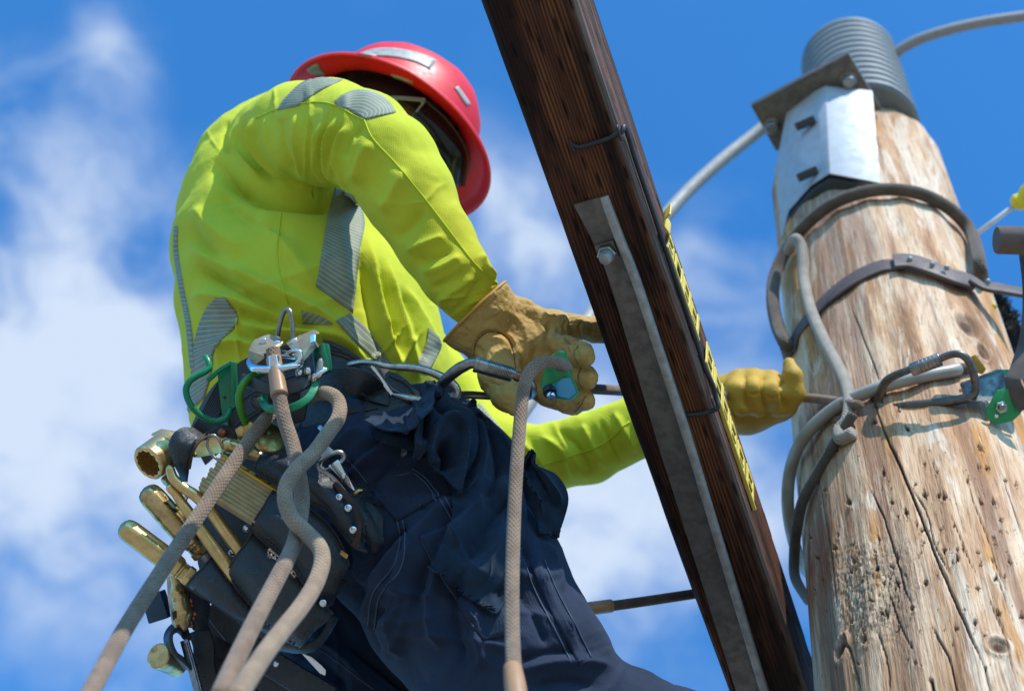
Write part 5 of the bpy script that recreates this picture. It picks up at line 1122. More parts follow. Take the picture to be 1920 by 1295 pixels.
# rope pulled taut between the gloves, and on to the pole
tr2 = thing('rope', 'brown rope running from the near glove behind the crossarm to the pole', 'rope', P(1300, 740, 2.0))
tb('strand', [(1045, 722, 1.79), (1085, 727, 1.83), (1180, 733, 1.94), (1300, 739, 2.04), (1400, 743, 2.10), (1500, 745, 2.11), (1560, 751, 2.06), (1612, 760, 1.985)], .0062, ropeb, tr2, 14)
rr2 = thing('rope', 'short taut rope with a tan taped end between thigh and crossarm', 'rope', P(1200, 1125, 1.9))
tb('strand', [(1120, 1139, 1.86), (1200, 1128, 1.90), (1300, 1113, 1.95), (1400, 1098, 2.0)], .0060, roped, rr2, 14); tb('taped_end', [(1060, 1146, 1.85), (1100, 1141, 1.855), (1146, 1135, 1.87)], .0078, tape, rr2, 14, smooth=3)
# ================================================================== tool belt
BODY = Surf(np.vstack([SV, TV]), np.vstack([SF, TF+len(SV)]))
belt = thing('tool_belt', 'wide black leather lineman belt with stitched edges round the waist', 'tool belt', P(600, 740, 1.84))
def bp(name, L, R, lift, thick, mat, nu=8, nv=40): V, F_, U = BODY.patch(L, R, nu, nv, lift, thick); return V, F_, U
def smoothband(name, top, bot, d0, d1, mat, parent, nv=40, nu=8, thick=.006, lift=.008):
    """band laid on the body with its own smooth depth (does not copy the folds beneath)"""
    a = cr(top, 10); b = cr(bot, 10)
    def rs(q): l = np.concatenate([[0], np.cumsum(np.hypot(*np.diff(q, axis=0).T))]); t = np.linspace(0, l[-1], nv+1); return np.stack([np.interp(t, l, q[:, i]) for i in range(2)], 1)
    a, b = rs(np.asarray(a)), rs(np.asarray(b)); D = np.zeros((nv+1, nu+1)); X = np.zeros((nv+1, nu+1, 2))
    for i in range(nv+1):
        for j in range(nu+1):
            X[i, j] = a[i]+(b[i]-a[i])*j/nu; D[i, j] = BODY.hit(X[i, j, 0], X[i, j, 1], 0)[0][2]
    D = np.minimum(D, np.median(D)+.12)
    for _ in range(25):
        E = np.pad(D, 1, mode='edge'); D = np.minimum(D, (E[:-2, 1:-1]+E[2:, 1:-1]+E[1:-1, :-2]+E[1:-1, 2:])/4*.9+D*.1)
    for _ in range(12):
        E = np.pad(D, 1, mode='edge'); D = (E[:-2, 1:-1]+E[2:, 1:-1]+E[1:-1, :-2]+E[1:-1, 2:])/4
    G = np.array([[P(X[i, j, 0], X[i, j, 1], D[i, j]-lift) for j in range(nu+1)] for i in range(nv+1)])
    gu = np.gradient(G, axis=1); gv = np.gradient(G, axis=0); N = nrm(np.cross(gu, gv)); N = np.where((N[..., 2] > 0)[..., None], -N, N)
    u = np.concatenate([np.zeros((nv+1, 1)), np.cumsum(np.linalg.norm(np.diff(G, axis=1), axis=2), 1)], 1); v = np.repeat(np.concatenate([[0], np.cumsum(np.linalg.norm(np.diff(G[:, nu//2], axis=0), axis=1))])[:, None], nu+1, 1)
    V, F_, U = sheet(G, N, thick, np.stack([u, v], -1)); mesh(name, V, F_, mat, parent, uv=U, sharp=45); return Surf(G.reshape(-1, 3), [(i*(nu+1)+j, i*(nu+1)+j+1, (i+1)*(nu+1)+j+1, (i+1)*(nu+1)+j) for i in range(nv) for j in range(nu)])
PAD = smoothband('belt_pad', [(352, 815), (380, 752), (413, 709), (460, 672), (520, 650), (580, 638), (612, 637), (642, 648), (672, 668), (695, 690), (745, 700), (784, 733)], [(385, 872), (420, 840), (470, 822), (540, 815), (600, 806), (660, 797), (705, 786), (730, 776), (748, 768), (765, 760), (778, 752), (788, 740)], 0, 0, blk.m, belt, 60, 12, .007, .006)
BST = smoothband('belt_strap', [(420, 770), (460, 735), (520, 706), (580, 690), (640, 690), (690, 704), (730, 722)], [(432, 815), (470, 782), (525, 757), (585, 742), (640, 740), (690, 750), (728, 760)], 0, 0, blk.m, belt, 40, 8, .005, .015)
smoothband('ribbed_webbing', [(362, 800), (378, 772), (395, 740), (411, 712)], [(400, 830), (407, 800), (413, 770), (424, 716)], 0, 0, bweb, belt, 16, 6, .004, .011)
for pts in ([(460, 680), (520, 658), (580, 647), (612, 646), (640, 657), (668, 675)], [(620, 662), (650, 672), (676, 690)], [(615, 655), (650, 664), (674, 680)], [(640, 778), (675, 772), (708, 766)], [(420, 832), (470, 812), (540, 805), (600, 797), (660, 788)], [(730, 705), (760, 720), (778, 741)]):
    seam(PAD, pts, .0009, brn.m, belt, 'stitching', .0006)
for pts in ([(422, 778), (462, 743), (522, 714), (580, 698), (640, 698)], [(432, 806), (470, 774), (525, 749), (585, 734), (640, 732)]): seam(BST, pts, .0009, thread.m, belt, 'stitching', .0006)
rib('keeper_loop', [(588, 738, 1.80), (606, 722, 1.775), (640, 714, 1.757), (676, 718, 1.757), (700, 736, 1.775), (712, 752, 1.80)], .030, .0048, blk.m, belt, ref=(0, 0, -1), rr=.0015)
tb('keeper_edge', [(600, 741, 1.775), (640, 733, 1.760), (676, 738, 1.760), (702, 755, 1.782)], .0016, brn.m, belt, 8)
for i in range(11):
    t = i/10; x = 604+t*92; y = 727-5*math.sin(math.pi*t)+t*8; d = 1.7735-.021*math.sin(math.pi*min(t*1.1, 1)); 
    tb('stitch', [(x-2.6, y, d), (x+2.6, y-.3, d)], .0007, thread.m, belt, 5, smooth=0)
# D-ring
DR = [(654, 683, 1.80), (680, 679, 1.785), (705, 682, 1.775), (730, 687, 1.77), (757, 688, 1.765), (784, 691, 1.76), (812, 699, 1.755), (836, 711, 1.75), (852, 724, 1.75), (856, 737, 1.75), (846, 750, 1.75), (828, 755, 1.752), (800, 752, 1.757), (768, 747, 1.765), (738, 741, 1.775), (708, 739, 1.785), (680, 741, 1.79), (654, 746, 1.80)]
dring = thing('d_ring', 'worn steel D-ring on the belt holding the carabiner', 'D-ring', P(760, 715, 1.765))
tb('ring', DR, [.0036]*4+[.0044]*3+[.0052]*5+[.0044]*2+[.0036]*4, steel, dring, 14, smooth=6)
rib('cross_bar', [(697, 686, 1.776), (716, 713, 1.774), (735, 740, 1.774)], .0050, .0030, chrome, dring, smooth=3)
pr_('fork_web', [(704, 684, 1.774), (734, 689, 1.768), (722, 702, 1.770), (722, 712, 1.772)], np.array([0, 0, .003]), steel, dring, .0006); pr_('fork_web', [(725, 716, 1.771), (735, 727, 1.770), (765, 745, 1.765), (738, 740, 1.773)], np.array([0, 0, .003]), steel, dring, .0006)
# near carabiner
nc = thing('carabiner', 'dark steel screw-gate carabiner clipped to the belt D-ring by the glove', 'carabiner', P(900, 690, 1.70))
tb('body', [(822, 734, 1.745), (832, 716, 1.725), (850, 699, 1.712), (868, 687, 1.705), (890, 681, 1.70), (930, 692, 1.70), (968, 703, 1.70), (990, 715, 1.705), (998, 730, 1.715), (990, 742, 1.74), (960, 743, 1.79), (915, 742, 1.80), (872, 740, 1.785), (838, 745, 1.76)], [.0056, .0060, .0064, .0064, .0055, .0045, .0055, .0058, .0055, .0050, .0046, .0044, .0044, .005], steeld, nc, 16, closed=True, smooth=6)
a_, b_ = P(890, 682, 1.699), P(966, 704, 1.699); lt('gate_sleeve', a_, b_-a_, [(0, .0060), (0, .0084), (.0015, .0089), (.004, .0089), (.0045, .0082), (.012, .0082), (.041, .0080), (.043, .0066)], steeld, nc, 32)
for i in range(16): lt('knurl_ring', a_+(b_-a_)*(.32+.038*i), b_-a_, [(0, .0079), (.0004, .0085), (.0008, .0079)], grey, nc, 28)
lt('nose', P(966, 704, 1.699), b_-a_, [(0, .0055), (.004, .0058), (.007, .0050)], copper, nc, 18)
# green rope adjuster in the hand
ga = thing('rope_adjuster', 'green anodised rope adjuster with painted-in sky reflection, held in the tan glove', 'rope adjuster', P(1048, 705, 1.68))
bl_ = NT('sky_reflection_face'); bl_.P(Base_Color=(.06, .28, .46), Metallic=.55, Roughness=.22, Specular_IOR_Level=.6)  # blue of the reflected sky put into the colour of the block's face
gq = [(1012, 718, 1.680), (1022, 690, 1.675), (1030, 670, 1.675), (1046, 659, 1.675), (1058, 661, 1.675), (1066, 684, 1.672), (1071, 708, 1.67), (1058, 707, 1.67), (1030, 726, 1.672), (1017, 732, 1.675)]
pr_('frame', gq, np.array([.002, .002, .012]), gplas, ga, .0016)
pr_('slot', [(1050, 673, 1.6735), (1057, 672, 1.6735), (1062, 692, 1.6725), (1055, 696, 1.6725)], np.array([0, 0, .004]), dkp.m, ga, .0005)
pr_('block', [(1017, 731, 1.672), (1030, 723, 1.668), (1054, 707, 1.665), (1070, 706, 1.665), (1080, 726, 1.664), (1083, 738, 1.664), (1068, 751, 1.664), (1042, 747, 1.666), (1025, 745, 1.67)], np.array([.003, -.001, .022]), gplas, ga, .002)
pr_('sky_reflection_plate', [(1036, 722, 1.6655), (1056, 709, 1.6632), (1069, 708, 1.6630), (1078, 727, 1.6622), (1080, 737, 1.6622), (1067, 748, 1.6622), (1046, 744, 1.664)], np.array([0, 0, .003]), bl_.m, ga, .001)
lt('roller', P(1031, 730, 1.672), nrm(P(1033, 743, 1.662)-P(1031, 730, 1.672)), [(0, .0075), (.006, .0078), (.008, .007)], dkp.m, ga, 20); lt('pin', P(1033, 741, 1.662), nrm(np.array([.1, -.6, -.8])), [(0, .0050), (.002, .0052), (.004, .0042), (.0042, .002)], chrome, ga, 18)
nr_ = thing('rope', 'brown braided rope hanging from the adjuster in front of the trousers', 'rope', P(965, 900, 1.55))
tb('strand', [(1062, 690, 1.685), (1052, 682, 1.662), (1036, 679, 1.648), (1014, 681, 1.640), (996, 694, 1.632), (984, 720, 1.622), (978, 760, 1.61), (972, 830, 1.58), (966, 920, 1.54), (962, 1020, 1.49), (960, 1120, 1.43), (961, 1200, 1.38), (964, 1262, 1.33), (968, 1320, 1.29)], .0067, ropeb, nr_, 16)
tb('taped_section', [(961, 1252, 1.335), (966, 1285, 1.31), (972, 1330, 1.28)], [.0080, .0092, .0092], tape, nr_, 16, smooth=5)

# ================================================================== swivel hub with its hooks
hub = thing('snap_hook', 'bronze and chrome double snap hook with steel bail on the belt', 'snap hook', P(530, 660, 1.74))
bron = metal('bronze_plate', (.36, .29, .17), (.25, .20, .12), .36, .4, 70, .1)
tb('bail', [(522, 645, 1.755), (521, 628, 1.752), (526, 603, 1.748), (532, 585, 1.745), (539, 580, 1.743), (545, 587, 1.740), (548, 606, 1.738), (550, 636, 1.735), (549, 648, 1.735)], .0027, steeld, hub, 12)
def vq(pts): return pts
pr_('left_plate', [(466, 654, 1.725), (472, 646, 1.73), (497, 636, 1.735), (519, 641, 1.735), (527, 650, 1.725), (512, 657, 1.717), (494, 664, 1.712), (469, 663, 1.718)], np.array([.002, .006, .006]), bron, hub, .0014)
pr_('left_plate_lip', [(466, 656, 1.722), (494, 666, 1.708), (497, 671, 1.708), (470, 690, 1.716), (465, 676, 1.722)], np.array([.0, .001, .003]), bron, hub, .0012)
pr_('right_plate', [(535, 644, 1.730), (560, 634, 1.727), (585, 623, 1.728), (595, 630, 1.722), (592, 652, 1.712), (572, 676, 1.708), (556, 686, 1.708), (552, 668, 1.710), (548, 658, 1.713)], np.array([.002, .004, .006]), bron, hub, .0016)
lt('hex_bolt', P(590, 640, 1.715), nrm(np.array([.85, .25, -.45])), [(0, .0085), (.005, .0085), (.006, .0070)], chrome, hub, 6)
for x, y, d in ((494, 640, 1.730), (552, 641, 1.725), (520, 645, 1.728)): ball('rivet', P(x, y, d), .0042, chrome, hub, .5)
tb('chrome_ring', [(470, 680, 1.722), (476, 671, 1.728), (500, 664, 1.735), (530, 664, 1.735), (556, 668, 1.728), (566, 676, 1.715), (556, 685, 1.702), (528, 691, 1.695), (498, 693, 1.698), (476, 690, 1.708)], .0046, chrome, hub, 14, closed=True, smooth=5)
tb('chrome_latch', [(542, 662, 1.712), (552, 657, 1.705), (562, 660, 1.702), (563, 672, 1.700), (556, 682, 1.700)], .0028, chrome, hub, 10)
lt('swivel_pin', P(513, 668, 1.70), nrm(np.array([.1, -1, -.2])), [(0, .006), (.012, .0062), (.016, .005)], chrome, hub, 16)
# lever, green guard
lv = thing('cam_lever', 'dark grey cam lever behind the taped rope end', 'lever', P(520, 725, 1.72))
rib('lever', [(455, 712, 1.735), (475, 718, 1.722), (505, 728, 1.708), (535, 729, 1.704), (562, 722, 1.708), (584, 708, 1.72)], .0135, .006, grey, lv, rr=.002)
for x, y in ((561, 700), (577, 697)): 
    V, F_ = soft([cone(P(x, y, 1.712), P(x, y-3, 1.712), .0042, .0042)], .001, .0012); mesh('steel_ball', V, F_, chrome, lv)
tb('pivot_knob', [(480, 752, 1.725), (492, 758, 1.722)], .0080, grey, lv, 14, smooth=0, dome=True)
pr_('housing', [(500, 738, 1.745), (560, 735, 1.745), (578, 748, 1.745), (570, 790, 1.75), (530, 800, 1.75), (500, 775, 1.75)], np.array([0, 0, .01]), grey, lv, .003)
gg = thing('green_guard', 'glossy green curved guard of the rope grab', 'guard', P(540, 765, 1.70))
rib('guard', [(496, 742, 1.722), (495, 757, 1.708), (508, 767, 1.697), (530, 768, 1.690), (556, 761, 1.690), (578, 746, 1.697), (590, 726, 1.708), (591, 708, 1.72)], .0088, .0038, green, gg, ref=(0, 0, -1), rr=.0014)
lh = thing('hook', 'light green hook curling down beside the rope grab', 'hook', P(450, 745, 1.73))
tb('hook', [(490, 700, 1.735), (478, 703, 1.728), (464, 711, 1.722), (453, 726, 1.717), (448, 745, 1.717), (452, 770, 1.722), (460, 790, 1.73), (466, 804, 1.74)], .0042, lime, lh, 14, dome=True)
gh = thing('green_hook', 'large bright green hook with back plate on the belt end', 'hook', P(400, 730, 1.75))
tb('hook', [(386, 670, 1.742), (390, 678, 1.738), (392, 689, 1.735), (384, 697, 1.732), (370, 704, 1.73), (357, 713, 1.728), (349, 728, 1.727), (352, 748, 1.728), (363, 766, 1.73), (380, 781, 1.734), (398, 789, 1.738), (415, 788, 1.742), (427, 780, 1.746), (432, 768, 1.75)], .0036, green, gh, 14, dome=True)
pr_('back_plate', [(407, 700, 1.752), (432, 678, 1.752), (438, 680, 1.752), (440, 764, 1.75), (432, 770, 1.75), (416, 783, 1.75)], np.array([.001, 0, .005]), green, gh, .001)
pr_('plate_edge', [(432, 677, 1.742), (442, 679, 1.744), (444, 761, 1.742), (434, 767, 1.742)], np.array([0, 0, .009]), green, gh, .001)
rib('lug', [(389, 713, 1.742), (398, 706, 1.742), (412, 693, 1.744), (434, 680, 1.746)], .0050, .006, green, gh, rr=.0015)
ball('rivet', P(421, 745, 1.749), .0016, dkp.m, gh)
gs = thing('gate_sleeve', 'dark green locking sleeve with a steel pin beside the snap hook', 'sleeve', P(603, 670, 1.74))
lt('sleeve', P(600, 646, 1.735), nrm(P(607, 702, 1.728)-P(600, 646, 1.735)), [(0, .007), (.001, .0095), (.004, .0102), (.028, .0102), (.031, .0090)], plastic('dark_green_sleeve', (.004, .12, .06), .25), gs, 24)
pr_('notch', [(590, 672, 1.7235), (600, 664, 1.7215), (612, 672, 1.7235), (610, 700, 1.719), (594, 700, 1.719)], np.array([0, 0, .002]), dkp.m, gs, .0005)
lt('pin', P(601, 672, 1.716), nrm(np.array([.0, -1, -.1])), [(0, .0022), (.004, .0040), (.015, .0044)], steel, gs, 16)
tb('snap', [(610, 694, 1.715), (600, 700, 1.712), (590, 706, 1.712), (588, 712, 1.713)], .0036, chrome, gs, 12, dome=True)

# ================================================================== the three ropes hanging from the belt
ra = thing('rope', 'braided rope with tan heat-shrink sleeve hanging from the snap hook', 'rope', P(545, 830, 1.62))
tb('strand', [(512, 656, 1.712), (514, 675, 1.705), (518, 705, 1.695), (524, 745, 1.68), (534, 790, 1.66), (548, 832, 1.64), (559, 880, 1.61), (566, 930, 1.58), (562, 975, 1.55), (549, 1025, 1.50), (521, 1082, 1.44), (482, 1156, 1.36), (446, 1230, 1.27), (410, 1310, 1.17)], .0078, ropeb, ra, 16)
tb('heat_shrink_sleeve', [(513, 672, 1.706), (516, 690, 1.70), (520, 716, 1.69), (524, 742, 1.68)], [.0084, .0084, .0088, .0094], tape, ra, 18, smooth=6)
rb = thing('rope', 'tan rope looping out to the right and crossing over its neighbour', 'rope', P(610, 1000, 1.5))
tb('strand', [(575, 745, 1.745), (592, 739, 1.725), (612, 737, 1.708), (629, 745, 1.69), (637, 762, 1.675), (633, 786, 1.655), (613, 815, 1.63), (588, 849, 1.60), (556, 880, 1.565), (538, 908, 1.545), (535, 938, 1.53), (548, 972, 1.515), (576, 1000, 1.50), (598, 1024, 1.48), (604, 1052, 1.455), (592, 1092, 1.42), (566, 1135, 1.37), (528, 1183, 1.31), (490, 1234, 1.24), (440, 1312, 1.13)], .0078, ropel, rb, 16)
rc_ = thing('rope', 'long straight rope slanting from the belt to the lower left corner', 'rope', P(360, 980, 1.5))
tb('strand', [(520, 765, 1.745), (500, 784, 1.72), (470, 822, 1.69), (428, 883, 1.645), (390, 940, 1.60), (340, 1014, 1.54), (285, 1098, 1.46), (230, 1186, 1.38), (174, 1289, 1.27), (140, 1355, 1.2)], .0076, ropeb, rc_, 16)
# ================================================================== pouches on the belt
lwx = leather('highlight_leather_edge', (.060, .052, .048), (.042, .036, .034), (.028, .022, .02), .55, 2, .4).m  # paler than the pouch: edge highlights put into the colour of bindings and stitches
po = thing('tool_pouch', 'black oiled leather tool pouch with overlapping pockets on the hip', 'pouch', P(520, 960, 1.72))
quad('back_panel', [(430, 800, 1.79), (405, 900, 1.79), (370, 1050, 1.78), (440, 1160, 1.76), (520, 1215, 1.74)], [(640, 815, 1.79), (690, 900, 1.75), (745, 990, 1.72), (690, 1050, 1.71), (620, 1130, 1.71)], blk.m, po, .008, .006, 16, 30)
quad('screwdriver_pocket', [(352, 1096, 1.70), (390, 1125, 1.70), (440, 1158, 1.695), (500, 1190, 1.69)], [(398, 1044, 1.70), (425, 1070, 1.695), (470, 1120, 1.69), (530, 1165, 1.685)], blk.m, po, .020, .004, 14, 24, ease=.6, edge=lwx)
quad('pliers_pocket', [(418, 1076, 1.685), (452, 1115, 1.68), (490, 1160, 1.675), (525, 1200, 1.67), (560, 1215, 1.67)], [(474, 1000, 1.685), (520, 1030, 1.675), (560, 1070, 1.665), (600, 1120, 1.66), (625, 1150, 1.66)], blk.m, po, .022, .004, 16, 24, ease=.6, wr=[([(440, 1060), (480, 1090), (520, 1150)], 9, .003), ([(470, 1040), (520, 1085), (560, 1140)], 8, -.003)], edge=lwx)
quad('rule_pocket', [(470, 990, 1.675), (505, 1030, 1.665), (545, 1065, 1.655), (590, 1110, 1.65), (625, 1115, 1.65)], [(512, 918, 1.675), (560, 940, 1.66), (610, 975, 1.65), (640, 1015, 1.645), (655, 1060, 1.645)], blk.m, po, .020, .004, 16, 24, ease=.55, wr=[([(500, 960), (560, 1000), (620, 1060)], 9, .0035), ([(520, 940), (580, 985), (640, 1040)], 8, -.003), ([(480, 985), (530, 1040), (590, 1090)], 7, -.003)], edge=lwx)
quad('holster_pocket', [(480, 878, 1.70), (520, 905, 1.68), (560, 930, 1.665), (610, 960, 1.655), (660, 1020, 1.65), (690, 1035, 1.65)], [(494, 850, 1.71), (530, 850, 1.70), (580, 862, 1.68), (635, 905, 1.665), (672, 955, 1.655), (682, 1010, 1.652)], blk.m, po, .022, .004, 16, 28, ease=.5, wr=[([(500, 870), (560, 905), (640, 985)], 7, -.004), ([(500, 860), (560, 885), (620, 925)], 6, .004)], edge=lwx)
quad('side_pocket', [(610, 822, 1.76), (628, 860, 1.735), (640, 905, 1.70), (668, 950, 1.675), (680, 1000, 1.665), (700, 1036, 1.665)], [(636, 822, 1.765), (664, 862, 1.745), (694, 905, 1.72), (728, 952, 1.70), (757, 994, 1.69), (752, 1016, 1.69)], blk.m, po, .014, .005, 14, 28, ease=.6, wr=[([(660, 870), (700, 930), (740, 1000)], 8, .003), ([(680, 940), (710, 980), (720, 1020)], 8, -.003)], edge=lwx)
quad('bottom_gusset', [(500, 1180, 1.70), (560, 1205, 1.69), (600, 1190, 1.69), (625, 1150, 1.69)], [(500, 1215, 1.71), (555, 1225, 1.70), (600, 1215, 1.70), (636, 1160, 1.70)], blk.m, po, .006, .004, 8, 16)
rib('raw_edge_strap', [(628, 906, 1.652), (646, 926, 1.642), (662, 946, 1.635), (672, 972, 1.632), (672, 1000, 1.632), (664, 1024, 1.635)], .0058, .0035, brn.m, po, rr=.001)
rib('worn_corner', [(735, 975, 1.686), (748, 994, 1.682), (754, 1014, 1.684)], .0045, .003, brn.m, po, rr=.001)
for x, y, d in ((636, 932, 1.641), (653, 952, 1.632), (662, 993, 1.628), (462, 990, 1.70), (435, 1036, 1.705), (606, 1130, 1.64)): ball('rivet', P(x, y, d), .0040, chrome, po, .5)
pr_('brass_label', [(640, 1030, 1.630), (653, 1040, 1.630), (650, 1048, 1.630), (637, 1038, 1.630)], np.array([0, 0, .002]), brass, po, .0004)
# buckle clip on the side pocket
ck = thing('snap_clip', 'worn steel buckle clip closing the side pocket', 'clip', P(630, 880, 1.69))
pr_('base_plate', [(599, 848, 1.705), (612, 834, 1.707), (626, 845, 1.700), (624, 852, 1.699), (606, 867, 1.699)], np.array([0, 0, .003]), steel, ck, .0008)
tb('ring', [(604, 862, 1.694), (622, 850, 1.693), (638, 848, 1.694), (645, 856, 1.695), (640, 865, 1.694), (622, 877, 1.692), (608, 882, 1.694), (600, 873, 1.695)], .0028, steel, ck, 10, closed=True, smooth=5)
pr_('tongue', [(615, 873, 1.690), (634, 861, 1.690), (650, 888, 1.682), (666, 918, 1.675), (662, 923, 1.675), (640, 900, 1.680)], np.array([0, 0, .005]), chrome, ck, .001); pr_('tongue_rib', [(622, 872, 1.688), (628, 868, 1.688), (655, 905, 1.677), (651, 908, 1.677)], np.array([0, 0, .003]), steel, ck, .0006)
pr_('keeper', [(636, 893, 1.679), (648, 886, 1.679), (652, 893, 1.677), (640, 901, 1.677)], np.array([0, 0, .003]), chrome, ck, .0008)
pr_('eyelet', [(655, 926, 1.668), (668, 915, 1.670), (683, 915, 1.672), (676, 926, 1.668), (664, 932, 1.667)], np.array([0, 0, .0015]), dkp.m, ck, .0003)
tb('brass_grommet', [(666, 925, 1.664), (672, 920, 1.665), (678, 919, 1.667)], .0022, brass, ck, 8, dome=True)
tb('strap_slot', [(600, 800, 1.77), (620, 822, 1.755), (640, 850, 1.745)], .0040, steel, ck, 10)
# leather loop over the wrench
ll = thing('wrench_loop', 'black leather loop holding the gold box wrench', 'leather loop', P(340, 850, 1.72))
quad('loop', [(338, 899, 1.72), (322, 868, 1.702), (314, 842, 1.697), (320, 817, 1.697), (340, 802, 1.703), (362, 800, 1.715)], [(352, 904, 1.72), (355, 876, 1.702), (361, 848, 1.697), (372, 828, 1.700), (385, 818, 1.712), (397, 821, 1.73)], blk.m, ll, .005, .004, 8, 24)
rib('loop_edge', [(355, 878, 1.700), (361, 849, 1.695), (372, 829, 1.698), (386, 819, 1.709)], .0030, .004, brn.m, ll, rr=.001)
V, F_, U = prism(PP([(380, 815, 1.752), (412, 795, 1.752), (440, 800, 1.752), (446, 830, 1.75), (420, 845, 1.75)]), np.array([0, 0, .004]), .001); mesh('tab', V, F_, blk.m, ll, sharp=40)
ball('copper_rivet', P(417, 811, 1.750), .0052, copper, ll, .5); ball('rivet', P(365, 853, 1.725), .0026, brass, ll, .6)

# ================================================================== tools
wr = thing('box_wrench', 'gold socket wrench with open twelve-point end facing out', 'wrench', P(280, 868, 1.72))
ax = nrm(P(322, 836, 1.745)-P(277, 869, 1.715)); c0 = P(277, 869, 1.715); kx = 72
rin, rout = [], []
n0 = nrm(FRONT-ax*ax.dot(FRONT)); b0 = np.cross(ax, n0)
def ringpts(h, f): return np.array([c0+ax*h+(n0*math.cos(2*math.pi*j/kx)+b0*math.sin(2*math.pi*j/kx))*f(j) for j in range(kx)])
star = lambda j: .0138+.0016*abs(((j*12/kx) % 1)*2-1)*1.0
rows = [ringpts(.030, star), ringpts(.004, star), ringpts(.0005, lambda j: star(j)+.0006), ringpts(0, lambda j: .0165), ringpts(.0004, lambda j: .0190), ringpts(.002, lambda j: .0202), ringpts(.026, lambda j: .0202), ringpts(.028, lambda j: .0186), ringpts(.034, lambda j: .0150)]
V = np.concatenate(rows); F_ = [(i*kx+j, i*kx+(j+1) % kx, (i+1)*kx+(j+1) % kx, (i+1)*kx+j) for i in range(len(rows)-1) for j in range(kx)]+[tuple(range(kx)), tuple((len(rows)-1)*kx+j for j in range(kx))]
mesh('socket', V, F_, gold, wr, sharp=30)
pr_('handle', [(296, 822, 1.745), (322, 818, 1.745), (440, 818, 1.752), (452, 826, 1.752), (446, 842, 1.742), (372, 858, 1.735), (318, 848, 1.738)], np.array([0, .001, .012]), gold, wr, .0015)
pr_('top_flange', [(282, 816, 1.750), (300, 807, 1.755), (330, 812, 1.755), (345, 824, 1.748), (318, 826, 1.742)], np.array([0, .002, .006]), gold, wr, .001)
pr_('latch', [(440, 805, 1.735), (452, 797, 1.735), (464, 806, 1.735), (458, 818, 1.735), (446, 822, 1.735)], np.array([0, 0, .01]), gold, wr, .0015)
lt('pivot_nut', P(470, 806, 1.735), nrm(np.array([.2, .2, -1])), [(0, .009), (.006, .009), (.007, .007)], brass, wr, 6)
tb('key_ring', [(388, 832, 1.722), (392, 818, 1.722), (402, 816, 1.722), (412, 826, 1.722), (418, 845, 1.722), (416, 860, 1.722), (406, 860, 1.722), (395, 848, 1.722)], .0016, steel, wr, 8, closed=True, smooth=5)
V, F_ = soft([cone(P(428, 835, 1.72), P(470, 848, 1.72), .0085, .0075), cone(P(470, 848, 1.72), P(490, 858, 1.72), .0075, .006)], .002, .002); o = mesh('worn_handle', V, relax and F_, goldw, wr)
lt('brass_wheel', P(500, 826, 1.745), nrm(np.array([.55, .5, -.68])), [(0, .016), (.002, .018), (.008, .018), (.009, .016)], brass, wr, 36)
def screwdriver(name, label, a, b, r, mat, flutes=6, amp=.09):
    t = thing(name, label, 'screwdriver', P(*a), 'gold screwdriver handles in the pouch'); A, B = P(*a), P(*b); ax = nrm(B-A); L = np.linalg.norm(B-A); n0 = nrm(FRONT-ax*ax.dot(FRONT)); b0 = np.cross(ax, n0); k = 72; rows = []
    for h, s in ((0, .05), (.0012, .45), (.004, .78), (.008, .93), (.014, 1.0), (L*.5, 1.02), (L*.74, 1.0), (L*.80, .93), (L*.82, .80), (L*.84, .78)):
        fl = amp*np.clip((h-.004)/.008, 0, 1)*np.clip((L*.82-h)/.01, 0, 1)
        rows.append(np.array([A+ax*h+(n0*math.cos(q)+b0*math.sin(q))*r*s*(1-fl*(.5+.5*math.cos(flutes*q+.6))**3+fl*.15) for q in np.linspace(0, 2*math.pi, k, endpoint=False)]))
    V = np.concatenate(rows); F_ = [(i*k+j, i*k+(j+1) % k, (i+1)*k+(j+1) % k, (i+1)*k+j) for i in range(len(rows)-1) for j in range(k)]+[tuple(range(k)), tuple((len(rows)-1)*k+j for j in range(k))]
    mesh('handle', V, F_, mat, t, sharp=28)
    for j in range(3): lt('collar_ring', A+ax*(L*(.845+.018*j)), ax, [(0, r*.70), (.0006, r*.76), (.0016, r*.76), (.0022, r*.70)], mat, t, 28)
    lt('bolster', A+ax*(L*.895), ax, [(0, r*.80), (.001, r*.88), (.007, r*.88), (.0085, r*.7)], mat, t, 6); lt('shank', A+ax*(L*.93), ax, [(0, r*.35), (.05, r*.35)], steel, t, 16); return t
screwdriver('screwdriver', 'clean gold screwdriver handle, lowest in the pouch', (226, 983, 1.70), (362, 1085, 1.712), .0125, gold, 6, .07)
screwdriver('screwdriver', 'blackened worn gold screwdriver handle above the clean one', (270, 914, 1.715), (384, 1042, 1.722), .0135, goldw, 6, .12)
pli = thing('pliers', 'gold-handled pliers standing in the leather pocket', 'pliers', P(380, 950, 1.70))
tb('handle', [(319, 880, 1.695), (325, 896, 1.694), (342, 913, 1.694), (368, 930, 1.694), (393, 955, 1.694), (424, 998, 1.692), (456, 1040, 1.69)], [.0050, .0054, .0058, .0062, .0066, .0070, .0072], gold, pli, 18, dome=True)
tb('handle', [(319, 915, 1.70), (330, 926, 1.699), (342, 944, 1.698), (358, 966, 1.696), (384, 1003, 1.692), (412, 1042, 1.688), (440, 1082, 1.685)], [.0046, .0050, .0056, .0062, .0068, .0072, .0072], gold, pli, 18, dome=True)
tb('spring_catch', [(350, 930, 1.70), (345, 945, 1.698), (350, 960, 1.698)], .0022, chrome, pli, 8)
